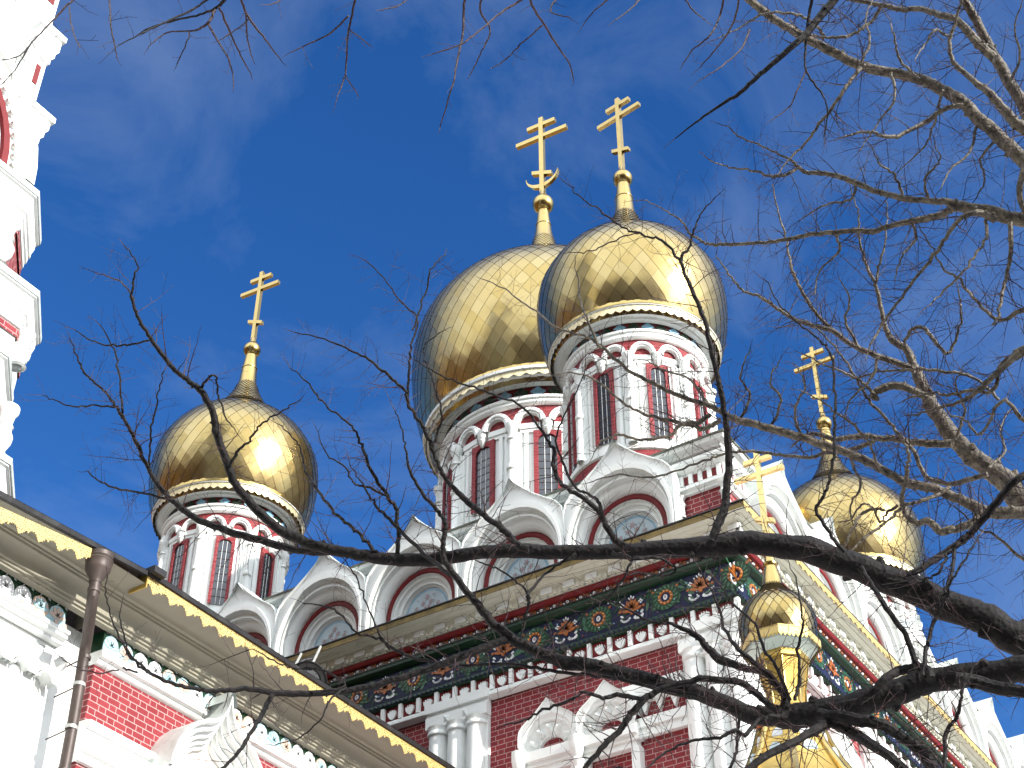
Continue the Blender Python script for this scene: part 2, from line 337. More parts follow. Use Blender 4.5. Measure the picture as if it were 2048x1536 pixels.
def cross(mb, ax, z0, z1, hw, yaw, m, crescent=False):
    """three-bar cross, arms north-south turned by yaw, slanting foot bar"""
    c, s_ = math.cos(yaw), math.sin(yaw); ua = (-s_*1., -c*1.) ; ua = (s_, -c); da = (-c, -s_)
    fr = ((ax[0], ax[1], z0), (ua[0], ua[1], 0), (da[0], da[1], 0)); H = z1 - z0; t = H*.022
    mb.plate(fr, [(-t, 0), (t, 0), (t, H), (-t, H)], -t, t, m)
    for v, l in ((H*.905, hw*.55), (H*.745, hw)):
        mb.plate(fr, [(-l, v-t), (l, v-t), (l, v+t), (-l, v+t)], -t*.96, t*.96, m)
    l = hw*.38; v = H*.25; k = .42
    mb.plate(fr, [(-l, v-t+l*k*.0), (l, v-t-l*k), (l, v+t-l*k), (-l, v+t)] if False else [(-l, v-t+l*k), (l, v-t-l*k), (l, v+t-l*k), (-l, v+t+l*k)], -t*.96, t*.96, m)
    if crescent:
        o = []; n = 14
        for i in range(n+1):
            a = PI + PI*i/n; o.append((hw*.62*math.cos(a), H*.23 + hw*.62*math.sin(a)))
        for i in range(n, -1, -1):
            a = PI + PI*i/n; o.append((hw*.605*math.cos(a), H*.235 + hw*.47*math.sin(a)))
        mb.plate(fr, o, -t*.8, t*.8, m)
def dome(parent, ax, ze, R, neck, ball, br, top, hw, N, yaw, crescent=False, label=None):
    """gilded onion dome: ze equator height, neck = (scale top, ring), ball height and radius"""
    d = MB(); slim = len(neck) > 3; prof = [(ze+z*R, r*R) for z, r in cat(ONION[:-5]+[(.54, .770), (.68, .612), (.78, .455), (.86, .315), (.93, .222)] if slim else ONION, 6)]
    d.lathe(ax, [(r-.009, z) for z, r in prof], GOLDB, 64)
    plated(d, ax, [(ze-.80*R, .832*R), (ze-.75*R, .862*R)]+prof, N, .72, GOLDP)
    zr = ze-.70*R; rr = .890*R
    d.lathe(ax, [(rr+.012, zr+.05*R), (rr+.018, zr+.03*R), (rr+.016, zr-.005*R), (rr-.02, zr-.012*R)], GOLD, 64)
    db = d.build('dome', parent, label)
    v = MB(); rv = rr-.02; n = 64; z1 = zr-.015*R; hh = .115*R**.5*.95      # scalloped gilt valance
    vs = []; fs = []
    for i in range(n*4):
        a = 2*PI*i/(n*4); k = (i % 4); dz = (0., .6, 1., .6)[k]
        vs += [(ax[0]+rv*math.cos(a), ax[1]+rv*math.sin(a), z1), (ax[0]+(rv-.015)*math.cos(a), ax[1]+(rv-.015)*math.sin(a), z1-hh*(.62+.38*dz))]
    for i in range(n*4):
        j = (i+1) % (n*4); fs.append((2*i, 2*j, 2*j+1, 2*i+1))
    v.add(vs, fs, mat('pale_gilt', (.86, .74, .46), .4, .55, var=.2, vscale=14)); v.build('valance', db)
    k = MB(); zs, zr2 = neck[:2]
    q = [(.93, .222), (1.03, .158), (1.15, .120), (1.33, .083)] if slim else [(1.0, .300), (1.12, .232), (1.25, .168), (1.40, .120)]
    sk = cat([(ze+z*R, r*R+.006) for z, r in q], 5)          # finely scaled skirt sweeping up into the spire
    k.lathe(ax, [(r-.010, z) for z, r in sk], GOLDB, 32); plated(k, ax, sk, 22, .55, GOLDP, .9)
    r1 = q[-1][1]*R*.98; r2 = (.060 if slim else .095)*R; r3 = r2*.76
    k.lathe(ax, [(r1, zs-.01), (r1*.98, zs), (r2, zr2), (r2*1.06, zr2+.0), (r2*1.08, zr2+.015), (r2*1.06, zr2+.03), (r2*.98, zr2+.03), (r3, ball-br*.92)], GOLD, 24)
    k.lathe(ax, [(r3*.9, ball-br*.97)] + [(br*math.cos(t), ball+br*math.sin(t)) for t in [rad(-66+11*i) for i in range(14)]] + [(br*.50, ball+br*.95), (br*.42, ball+br*1.1), (br*.17, ball+br*2.1), (0, ball+br*2.15)], GOLD, 24)
    k.build('spire', db)
    c = MB(); cross(c, ax, ball+br*1.55, top, hw, yaw, GOLD, crescent); c.build('cross', db)
    return db

def arch_pts(w, zs, rise, n=8):
    return [(w*math.cos(t), zs+rise*math.sin(t)) for t in [PI*i/n for i in range(n+1)]]
def drum(parent, ax, r, rim, zb, zt, bays, rot, hz, N=64, label=None, scale=1.):
    """white arcaded drum. hz: dict of heights (cap, tile top/bottom, ring bottom, arch top, spring, window top/bottom, base)"""
    k = scale; m = MB()
    m.lathe(ax, [(r, zb), (r, hz['ringb'])], WHITE, N)
    m.lathe(ax, [(rim, zt), (rim-.01, zt-.05*k), (rim-.07*k, zt-.07*k), (rim-.08*k, zt-.14*k), (rim-.13*k, zt-.17*k), (r+.16*k, hz['tilet']+.07*k), (r+.15*k, hz['tilet']+.02*k), (r+.07*k, hz['tilet'])], WHITE, N)
    m.lathe(ax, [(r+.05*k, hz['tilet']), (r+.05*k, hz['tileb'])], RED, N)
    m.lathe(ax, [(r+.05*k, hz['tileb']), (r+.13*k, hz['tileb']), (r+.13*k, hz['tileb']-.05*k), (r+.10*k, hz['tileb']-.06*k), (r+.10*k, hz['ringb']+.03*k), (r+.07*k, hz['ringb']), (r+.02, hz['ringb'])], WHITE, N)
    m.lathe(ax, [(r+.022, hz['ringb']), (r+.022, hz['spring']-.02)], BRICK2, N)
    m.lathe(ax, [(r+.05*k, zb), (r+.05*k, hz['base']-.12*k), (r+.10*k, hz['base']-.10*k), (r+.10*k, hz['base']), (r+.03*k, hz['base']+.03*k), (r, hz['base']+.05*k)], WHITE, N)
    m.lathe(ax, [(r+.065*k, zb+.01), (r+.065*k, hz['base']-.13*k)], BRICK2, N)
    db = m.build('drum', parent, label)
    def fr(a): return ((ax[0]+r*math.cos(a), ax[1]+r*math.sin(a), 0), (-math.sin(a), math.cos(a), 0), (math.cos(a), math.sin(a), 0))
    # diamonds
    t = MB(); nd = bays*4; zc = (hz['tilet']+hz['tileb'])/2; hh = (hz['tilet']-hz['tileb'])*.47
    for i in range(nd):
        a = rot + 2*PI*(i+.5)/nd; ww = 2*PI*r/nd*.47
        t.plate(fr(a), [(-ww, zc), (0, zc-hh), (ww, zc), (0, zc+hh)], .045*k, .075*k, BLUET if i % 2 else GREEN)
    t.build('tile_band', db)
    # arcade: two arches a bay, pendant over the window, colonnettes between windows
    A = MB(); na = bays*2; half = PI*r/na
    for i in range(na):
        a = rot + 2*PI*(i+.5)/na; f = fr(a); sp = hz['spring']; w1 = half*.98; w0 = half*.60; hgt = hz['archt']-sp; n = 10
        o = arch_pts(w1, sp, hgt, n); q = arch_pts(w0, sp, hgt*.62, n)
        vs = [(x, y, .10*k) for x, y in o] + [(x, y, .10*k) for x, y in q] + [(x, y, 0) for x, y in o] + [(x, y, .02) for x, y in q]
        fs = []; M_ = n+1
        for j in range(n):
            fs += [(j, j+1, M_+j+1, M_+j), (2*M_+j, 2*M_+j+1, j+1, j), (M_+j, M_+j+1, 3*M_+j+1, 3*M_+j)]
        A.frame(f, vs, fs, WHITE, False)
        o2 = arch_pts(w1*.86, sp, hgt*.86, n); q2 = arch_pts(w1*.74, sp, hgt*.76, n)
        A.frame(f, [(x, y, .125*k) for x, y in o2]+[(x, y, .125*k) for x, y in q2]+[(x, y, .09*k) for x, y in o2]+[(x, y, .09*k) for x, y in q2],
                [g for j in range(n) for g in ((j, j+1, M_+j+1, M_+j), (2*M_+j, 2*M_+j+1, j+1, j), (M_+j, M_+j+1, 3*M_+j+1, 3*M_+j))], WHITE)
        A.fbox(f, -half*.62, half*.62, sp-.10*k, sp, -.02, .05*k, WHITE)
        A.fbox(f, -half*.60, half*.60, sp-.17*k, sp-.10*k, -.02, .03*k, WHITE)
    for i in range(bays):
        a = rot + 2*PI*i/bays; f = fr(a); sp = hz['spring']
        A.fcyl(f, 0, .05*k, [(.0, sp-.26*k), (.03*k, sp-.24*k), (.075*k, sp-.13*k), (.06*k, sp-.11*k), (.09*k, sp-.06*k), (.09*k, sp), (.10*k, sp+.02*k), (0, sp+.02*k)], WHITE, 10)
        a2 = rot + 2*PI*(i+.5)/bays; f = fr(a2)
        A.fbox(f, -half*.52, half*.52, hz['base'], sp-.17*k, -.02, .045*k, WHITE)
        A.fbox(f, -half*.36, half*.36, hz['base'], sp-.17*k, -.02, .085*k, WHITE)
        hcol = sp-.06*k
        A.fcyl(f, 0, .10*k, [(.085*k, hz['base']), (.085*k, hz['base']+.1*k), (.065*k, hz['base']+.13*k), (.065*k, (hz['base']+hcol)*.5-.06*k), (.092*k, (hz['base']+hcol)*.5-.03*k), (.092*k, (hz['base']+hcol)*.5+.03*k), (.065*k, (hz['base']+hcol)*.5+.06*k), (.062*k, hcol-.3*k), (.09*k, hcol-.27*k), (.062*k, hcol-.23*k), (.07*k, hcol-.12*k), (.10*k, hcol-.05*k), (.115*k, hcol), (.115*k, hcol+.05*k), (0, hcol+.05*k)], WHITE, 12)
        for s_ in (-1, 1):
            A.fbox(f, s_*half*.78-.03*k, s_*half*.78+.03*k, hz['base'], sp-.17*k, -.02, .03*k, WHITE)
    A.build('arcade', db)
    for i in range(bays):
        a = rot + 2*PI*i/bays; f = fr(a); W = MB(); zt_, zb_ = hz['wint'], hz['winb']; ws = half*.82; wg = ws*.66
        zarch = zt_-wg*.8
        # red brick surround as plates around a recessed light
        f2 = (Vector(f[0]) + Vector(f[2])*.012, f[1], f[2])
        ap = arch_pts(wg, zarch, wg*.8, 8)
        outer = [(-ws, zb_), (-ws, zt_+ws*.30), (ws, zt_+ws*.30), (ws, zb_)]
        vs = []; fs = []
        q = [(wg, zb_)] + ap + [(-wg, zb_)]
        o = [(ws, zb_), (ws, zarch)] + [(ws*(1-2*j/6.), zt_+ws*.30) for j in range(7)] + [(-ws, zarch), (-ws, zb_)]
        n = len(q); nq = len(o)
        o = [o[int(round(j*(nq-1)/(n-1)))] for j in range(n)]
        vs = [(x, y, .035*k) for x, y in q]+[(x, y, .035*k) for x, y in o]+[(x, y, -.0) for x, y in q]+[(x, y, -.02) for x, y in o]
        for j in range(n-1): fs += [(j, j+1, n+j+1, n+j), (j+1, j, 2*n+j, 2*n+j+1), (n+j, n+j+1, 3*n+j+1, 3*n+j)]
        W.frame(f2, vs, fs, BRICK2)
        wd = W.build('window', db)
        G = MB(); G.frame(f2, [(x, y, .004) for x, y in q], [tuple(range(n))], GLASS); G.build('pane', wd)
        B = MB()
        for x in (-wg*.33, wg*.33): B.fbox(f2, x-.0038*k, x+.0038*k, zb_, zt_-wg*.25, .006, .016, WHITE)
        nb = 8
        for j in range(1, nb): B.fbox(f2, -wg, wg, zb_+(zarch-zb_)*j/nb-.0035*k, zb_+(zarch-zb_)*j/nb+.0035*k, .006, .0145, PIPE)
        B.build('glazing_bar', wd)
    return db

# ------------------------------------------------------------------ the church
X0, X1, Y0, Y1 = 17.37, 33.43, 7.36, 23.62
CX, CY = 25.40, 15.49
church = empty('church', (CX, CY, 0), 'white and red brick church body with gilded onion domes and three-bar crosses', 'church')
rect = [(X0, Y0), (X1, Y0), (X1, Y1), (X0, Y1)]
def ch(name, label=None):
    return MB()
m = MB(); m.sweep(rect, [(-.52, -1.6), (-.52, 11.15)], BRICK); wall = m.build('wall', church)
m = MB(); m.sweep(rect, [(-.52, 11.16), (-.46, 11.17), (-.40, 11.20), (-.40, 11.235), (-.43, 11.25), (-.43, 11.275), (-.455, 11.30), (-.47, 11.31)], WHITE); m.build('string_course', wall)
def wall_frames():
    # (frame with u measured along the wall from its centre, half length)
    return [(WF(X0, CY, 0), (Y1-Y0)/2), (SF(CX, Y0, 0), (X1-X0)/2)]
# heart frieze
m = MB(); m.sweep(rect, [(-.475, 11.31), (-.475, 11.54)], RED)
heart = [(0, 0), (.05, .035), (.08, .085), (.088, .13), (.080, .165), (.060, .150), (.052, .150), (.050, .185), (.034, .185), (.030, .150), (.012, .150), (.010, .19), (-.010, .19), (-.012, .150), (-.030, .150), (-.034, .185), (-.050, .185), (-.052, .150), (-.060, .150), (-.080, .165), (-.088, .13), (-.08, .085), (-.05, .035)]
for fr, hl in wall_frames():
    n = int((2*hl-.9)/.345); st = (2*hl-.92)/n
    for i in range(n+1):
        u = -hl+.46+st*i
        m.fbox(fr, u-.032, u+.032, 11.30, 11.54, -.50, -.420, WHITE)
        if i < n: m.plate((Vector(fr[0])+Vector((0, 0, 11.322)), fr[1], fr[2]), [(u+st/2+a*.95, b*.86-.004) for a, b in heart], -.49, -.442, WHITE)
m.build('heart_frieze', wall)
# majolica frieze
m = MB()
m.sweep(rect, [(-.48, 11.535), (-.43, 11.55), (-.405, 11.58), (-.41, 11.62), (-.43, 11.65)], GREEN)
m.sweep(rect, [(-.425, 11.645), (-.425, 12.15)], NAVY)
m.sweep(rect, [(-.43, 12.14), (-.37, 12.16), (-.33, 12.20), (-.33, 12.25), (-.36, 12.285)], GREEN)
m.sweep(rect, [(-.345, 12.28), (-.345, 12.365)], mat('dark_brown_glaze', (.045, .018, .014), .3, var=.3, vscale=14))
rnd = random.Random(3)
for fr, hl in wall_frames():
    f = (Vector(fr[0]) + Vector(fr[2])*(-.424), fr[1], fr[2])
    n = int((2*hl-.85)/.555); st = (2*hl-.85)/n
    for i in range(n+1):
        u = -hl+.425+st*i
        for k in range(16):                       # leafwork filling the ground
            du = rnd.uniform(.12, .42)*rnd.choice((-1, 1)) if i % 2 == 0 else rnd.uniform(-.30, .30); m.ell(f, max(-hl+.43, min(hl-.43, u+du)), rnd.uniform(11.70, 12.10), rnd.uniform(.05, .10), rnd.uniform(.018, .034), 0, rnd.uniform(.002, .006), DKGREEN if rnd.random() < .7 else GREENL, rnd.uniform(0, 3.1), 7)
        for k in range(7):
            m.ell(f, max(-hl+.44, min(hl-.44, u+rnd.uniform(-.30, .30))), rnd.uniform(11.70, 12.11), .012, .012, 0, .012, rnd.choice((GLAZEW, ORANGE, BLUET, GREENL)), 0, 5)
        if i % 2 == 0:   # bouquet
            for k in range(7):
                a = rad(90+(k-3)*27); m.ell(f, u+.085*math.cos(a), 11.855+.115*math.sin(a), .09, .031, 0, .014, ORANGE, a, 8)
            m.ell(f, u, 11.84, .035, .05, 0, .02, ORANGE)
            for s_ in (-1, 1):
                for k in range(6):
                    a = rad(200+k*26); m.ell(f, u+s_*(.11-.075*math.cos(a)), 11.765+.06*math.sin(a), .028, .016, 0, .012, GLAZEW, a+1.5, 6)
                m.ell(f, u+s_*.17, 11.80, .03, .016, 0, .012, GLAZEW, .6*s_)
                for k in range(4): m.ell(f, u+s_*(.155+.024*math.cos(k*PI/2)), 11.98+.024*math.sin(k*PI/2), .015, .015, 0, .01, GLAZEW, 0, 6)
                for k in range(3): m.ell(f, u+s_*(.24+.02*k), 12.04+.03*k-.03, .06, .014, 0, .01, GREENL, s_*(.5+.3*k), 6)
                m.ell(f, u+s_*.2, 11.89, .024, .024, 0, .012, ORANGE, 0, 6)
            for k in range(3): m.ell(f, u+(k-1)*.035, 12.07+(.025 if k == 1 else 0), .012, .026, 0, .012, GLAZEW, (1-k)*.5, 6)
        else:            # medallion
            m.ell(f, u, 11.90, .235, .215, 0, .007, DKGREEN, 0, 14)
            for k in range(16):
                a = 2*PI*k/16; m.ell(f, u+.170*math.cos(a), 11.90+.170*math.sin(a), .045, .016, 0, .010, GREENL, a+.5, 6)
            m.ell(f, u, 11.90, .088, .088, 0, .011, NAVY, 0, 14); m.ringp(f, u, 11.90, .078, .132, .024, ORANGE, 14)
            for k in range(11):
                a = 2*PI*k/11; m.ell(f, u+.105*math.cos(a), 11.90+.105*math.sin(a), .014, .014, .01, .028, mat('ochre_glaze', (.62, .30, .10), .3), 0, 6)
            m.ell(f, u, 11.90, .036, .046, 0, .014, GLAZEW); m.ell(f, u, 11.905, .02, .03, 0, .016, PINKP)
            for s_ in (-1, 1):
                for q in (-1, 1): m.ell(f, u+s_*.2, 11.90+q*.14, .028, .018, 0, .012, ORANGE if q > 0 else GREENL, q*s_*.7, 6)
    f = (Vector(fr[0]) + Vector(fr[2])*(-.345), fr[1], fr[2])
    n = int((2*hl-.7)/.118); st = (2*hl-.7)/n
    for i in range(n+1):
        u = -hl+.35+st*i
        m.ringp(f, u, 12.325, .010, .027, .012, GLAZEW if i % 2 else ORANGE, 8)
        if i % 2: m.ell(f, u+st*.5, 12.345, .022, .013, 0, .008, ORANGE, .6, 6)
        else: m.ell(f, u+st*.5, 12.30, .012, .012, 0, .008, GLAZEW, 0, 5)
    f = (Vector(fr[0]) + Vector(fr[2])*(-.405), fr[1], fr[2])
    n = int((2*hl-.8)/.085); st = (2*hl-.8)/n
    for i in range(n+1): m.ell(f, -hl+.4+st*i, 11.585, .022, .022, -.02, .012, NAVY, 0, 6)
m.build('majolica_frieze', wall)
# main cornice
m = MB()
m.sweep(rect, [(-.34, 12.36), (-.30, 12.37), (-.28, 12.40), (-.28, 12.44), (-.31, 12.455)], RED)
m.sweep(rect, [(-.34, 12.45), (-.27, 12.455), (-.27, 12.48), (-.24, 12.49), (-.24, 12.62), (-.19, 12.625), (-.18, 12.65), (-.11, 12.665), (-.10, 12.685), (-.02, 12.695), (-.015, 12.70)], CREAM)
for fr, hl in wall_frames():
    n = int((2*hl-.6)/.40); st = (2*hl-.56)/n
    for i in range(n+1):
        u = -hl+.28+st*i; m.fbox(fr, u-.10, u+.10, 12.51, 12.605, -.26, -.208, WHITE)
        for q in (-.155, .155):
            if abs(u+q) < hl-.26: m.fbox(fr, u+q-.018, u+q+.018, 12.46, 12.52, -.28, -.215, CREAM)
    # dogtooth studs beneath
    n = int((2*hl-.6)/.133); st = (2*hl-.56)/n
    for i in range(n+1): m.ell((Vector(fr[0])+Vector(fr[2])*(-.27), fr[1], fr[2]), -hl+.28+st*i, 12.466, .014, .012, 0, .03, GREYP, 0, 5)
m.build('cornice', wall)
m = MB(); m.sweep(rect, [(-.02, 12.70), (.0, 12.70), (.0, 12.785), (-.012, 12.80)], MOSSGILT)
m.sweep(rect, [(-.012, 12.80), (.012, 12.803), (.010, 12.825), (-.9, 12.95)], DARKROOF); m.build('cornice_lip', wall)
m = MB(); fr, hl = wall_frames()[1]; f = (Vector(fr[0])+Vector((0, -.004, 0)), fr[1], fr[2])   # pierced fringe along the sunny side
u = -hl
while u < hl-.3:
    P = [(u, 12.795), (u, 12.70), (u+.02, 12.675), (u+.04, 12.69), (u+.06, 12.65), (u+.08, 12.625), (u+.10, 12.65), (u+.13, 12.685), (u+.155, 12.675), (u+.18, 12.70), (u+.19, 12.70), (u+.19, 12.795)]
    m.plate(f, P, .0, .006, LACE); u += .19
m.build('fringe', wall)

# zakomaras --------------------------------------------------------------
def ogee(h, leg, tip, n=16):
    half_ = [(1., leg), (1., leg+(tip-leg)*.25), (.965, leg+(tip-leg)*.37), (.85, leg+(tip-leg)*.48), (.62, leg+(tip-leg)*.60), (.40, leg+(tip-leg)*.72), (.22, leg+(tip-leg)*.84), (.09, leg+(tip-leg)*.94), (0, tip)]
    r = [(h*a, b) for a, b in half_]; return r + [(-a, b) for a, b in r[-2::-1]]
def arc(r, c, n=16, sq=1.):
    return [(r*math.cos(PI*i/n), c+r*sq*math.sin(PI*i/n)) for i in range(n+1)]
def zakomara(parent, fr, h, c, tip, painted=True, seed=0):
    k = h/.98; z = MB()
    def rings(lst, M, smooth=False):
        lst = [(p_, d_*1.08 if -.5 < d_ < 0 else d_) for p_, d_ in lst]
        for (p0, d0), (p1, d1) in zip(lst[:-1], lst[1:]):
            q0 = [(p0[0][0], 0)] + p0 + [(p0[-1][0], 0)]; q1 = [(p1[0][0], 0)] + p1 + [(p1[-1][0], 0)]; n = len(q0)
            z.frame(fr, [(a, b, d0) for a, b in q0]+[(a, b, d1) for a, b in q1], [(j, j+1, n+j+1, n+j) for j in range(n-1)], M, smooth)
    leg = c+.30*k; O = ogee(h, leg, tip); O2 = [(a*1.012, b+.012) for a, b in O]
    O3 = [(a*.985, b-.012) for a, b in O]
    A = lambda r, s=1.06: arc(r*k, c, 16, s)
    rings([(O2, -.62), (O2, .03), (O, .035)], CAPTIN)
    rings([(O, .035), (O3, .02), (O3, 0.), (A(.955, 1.25), 0.), (A(.95, 1.25), .045), (A(.905, 1.19), .045), (A(.90, 1.18), -.07), (A(.875, 1.15), -.07), (A(.865, 1.14), -.03), (A(.845, 1.12), -.03), (A(.84, 1.11), -.10)], WHITE)
    cove = [(A(.840-.120*math.sin(t), 1.11-.05*math.sin(t)), -.10-.135*(1-math.cos(t))) for t in [PI/2*i/5 for i in range(6)]]
    rings(cove, WHITE, True)
    rings([(A(.72), -.235), (A(.70), -.22), (A(.645), -.22), (A(.625), -.235)], RED)
    rings([(A(.625), -.24), (A(.615), -.285), (A(.57), -.285), (A(.555), -.32), (A(.52), -.335), (A(.49), -.33), (A(.475), -.375), (A(.45), -.385)], WHITE)
    zb = z.build('ogee_gable', parent)
    t = MB(); o = arc(.455*k, c, 16, 1.06); t.frame(fr, [(a, b, -.425) for a, b in [(o[0][0], 0)]+o+[(o[-1][0], 0)]], [tuple(range(19))], PALEBLUE)
    f = (Vector(fr[0])+Vector(fr[2])*(-.423), fr[1], fr[2]); rr = random.Random(seed)
    n = 26
    for i in range(n):
        a0 = PI*i/n; a1 = PI*(i+1)/n
        t.frame(f, [(k*.425*math.cos(a0), c+k*.45*math.sin(a0), .003), (k*.425*math.cos(a1), c+k*.45*math.sin(a1), .003), (k*.402*math.cos(a1), c+k*.425*math.sin(a1), .003), (k*.402*math.cos(a0), c+k*.425*math.sin(a0), .003)], [(0, 1, 2, 3)], BLUET)
    for (x, y, s_) in [(0, .05, .09), (-.16, .02, .05), (.16, .02, .05), (-.08, .2, .05), (.08, .2, .05), (0, .3, .055), (-.22, .14, .04), (.22, .14, .04), (-.27, -.03, .045), (.27, -.03, .045)]:
        for j in range(6):
            a = 2*PI*j/6+x*7; t.ell(f, k*x+s_*.7*math.cos(a), c+k*y+s_*.7*math.sin(a), s_*.5, s_*.25, 0, .004, (PINKP if (j+int(x*50)) % 3 else GREYP), a, 7)
        t.ell(f, k*x, c+k*y, s_*.35, s_*.35, 0, .006, PINKP if y > .1 else GREYP, 0, 8)
    for i in range(18):
        x = rr.uniform(-.3, .3); y = rr.uniform(-.1, .33)
        if x*x+y*y < .14: t.ell(f, k*x, c+k*y, .035, .010, 0, .003, GREYP, rr.uniform(0, 3), 6)
    t.build('painted_tympanum', zb)
    cp = MB()  # little tin hood on the tip
    vs = [(0, tip+.02, .05), (.16*k, tip-.20*k, .045), (-.16*k, tip-.20*k, .045), (0, tip+.02, -.5), (.16*k, tip-.20*k, -.5), (-.16*k, tip-.20*k, -.5), (0, tip+.03, .10)]
    cp.frame(fr, vs, [(6, 1, 4, 3), (6, 3, 5, 2)], CAPTIN); cp.frame(fr, [(0, tip+.0, .06), (.05, tip-.09, .05), (-.05, tip-.09, .05), (0, tip+.03, .10)], [(0, 1, 3), (0, 3, 2)], CAPTIN)
    cp.build('tip_hood', zb)
    return zb
ZK = 1.965; ZD = .24
for i in range(7):
    zakomara(church, WF(X0+ZD, 15.43+ZK*(i-3), 12.80), ZK/2*.995, .42, 2.06, seed=i)
for i in range(7):
    zakomara(church, SF(25.42+ZK*(i-3), Y0+ZD, 12.80), ZK/2*.995, .42, 2.06, seed=20+i)
# attic behind the kokoshniks
m = MB()
m.sweep(rect, [(-.80, 12.8), (-.80, 14.2)], WHITE)
at = m.build('attic', church)
m = MB(); m.sweep(rect, [(-.80, 14.10), (-.66, 14.12), (-.66, 14.17), (-.58, 14.19), (-.56, 14.25), (-.47, 14.28), (-.46, 14.33), (-.38, 14.36), (-.36, 14.42)], WHITE)
m.build('attic_cornice', at)
# corner piers of the attic
for cx_, cy_, sx, sy in ((X0, Y0, 1, 1), (X1, Y0, -1, 1), (X0, Y1, 1, -1)):
    a = (cx_+sx*.42, cy_+sy*.42); b = (cx_+sx*1.25, cy_+sy*1.25); x0, x1 = sorted((a[0], b[0])); y0, y1 = sorted((a[1], b[1]))
    q = [(x0, y0), (x1, y0), (x1, y1), (x0, y1)]
    m = MB(); m.sweep(q, [(-.08, 12.8), (-.08, 14.15)], BRICK); m.sweep(q, [(-.08, 12.8), (.0, 12.81), (.0, 13.13), (-.04, 13.16), (-.078, 13.17)], WHITE)
    m.sweep(q, [(-.078, 13.55), (-.03, 13.56), (-.03, 13.60), (.02, 13.63), (.02, 13.68), (-.03, 13.70), (-.05, 13.72), (-.05, 13.93), (-.01, 13.95), (.04, 13.99), (.04, 14.05), (.0, 14.08), (.03, 14.11), (.03, 14.16)], WHITE)
    pr = m.build('corner_pier', at)
    for fr_ in (WF(x0, (y0+y1)/2, 0), SF((x0+x1)/2, y0, 0)):
        for i in range(5):
            u = -.30+.15*i; m2 = [(-.05, 13.92), (0, 13.78), (.05, 13.92)]
            m = MB()
        m = MB()
        for i in range(5): m.fbox(fr_, -.33+.16*i-.035, -.33+.16*i+.035, 13.74, 13.92, -.06, -.015, WHITE)
        m.plate(fr_, [(-.36, 13.90), (-.36, 13.75), (.36, 13.75), (.36, 13.90)], -.055, -.046, RED)
        for s_ in (-1, 1): m.fcyl(fr_, s_*.36, -.03, [(.06, 13.17), (.05, 13.22), (.045, 13.36), (.075, 13.40), (.045, 13.44), (.05, 13.50), (.085, 13.55)], WHITE, 10)
        m.build('pier_trim', pr)
m = MB(); m.sweep(rect, [(-.36, 14.42), (-.34, 14.425), (-.335, 14.455), (-.38, 14.475), (-2.6, 14.9), (-5.2, 15.6)], MOSS); 
m.box((X0+5.2, Y0+5.2, 15.5), (X1-5.2, Y1-5.2, 15.62), MOSS); m.build('roof', church)

# west wall: pilaster clusters, corner pier, twin-arched window hood
def cluster(parent, fr, us, zt, r=.165):
    m = MB(); u0 = min(us)-r-.03; u1 = max(us)+r+.03
    m.fbox(fr, u0, u1, -1.6, zt, -.55, -.455, WHITE)
    m.fbox(fr, u0-.02, u1+.02, zt-.20, zt, -.5, -.37, WHITE)
    for i, u in enumerate(us):
        m.fcyl(fr, u, -.45, [(r*.93, -1.6), (r*.93, zt-.36), (r*1.1, zt-.345), (r*1.14, zt-.32), (r*1.1, zt-.295), (r*.95, zt-.285), (r*.97, zt-.25), (r*1.15, zt-.21)], WHITE, 18)
        if i: 
            um = (u+us[i-1])/2; m.frame(fr, [(um-.07, zt-.21, -.40), (um+.07, zt-.21, -.40), (um, zt-.08, -.33), (um-.05, zt-.04, -.369), (um+.05, zt-.04, -.369)], [(0, 1, 2), (0, 2, 3), (1, 4, 2), (2, 4, 3)], WHITE)
    m.fbox(fr, u0-.04, u1+.04, 11.165, 11.315, -.5, -.355, WHITE); m.fbox(fr, u0-.02, u1+.02, zt, 11.165, -.5, -.40, WHITE)
    return m.build('column_cluster', parent)
fw = WF(X0, 0, 0)      # u = -y
cluster(church, fw, [-12.98, -12.63, -12.27], 11.10)
cluster(church, fw, [-18.9, -18.55, -18.2], 11.10)
cluster(church, fw, [-8.55, -8.22, -7.92], 11.10)
fs_ = SF(0, Y0, 0)
for g in ([17.93, 18.24, 18.58], [22.3, 22.65, 23.0], [27.9, 28.25, 28.6], [32.2, 32.55, 32.87]): cluster(church, fs_, g, 11.10)
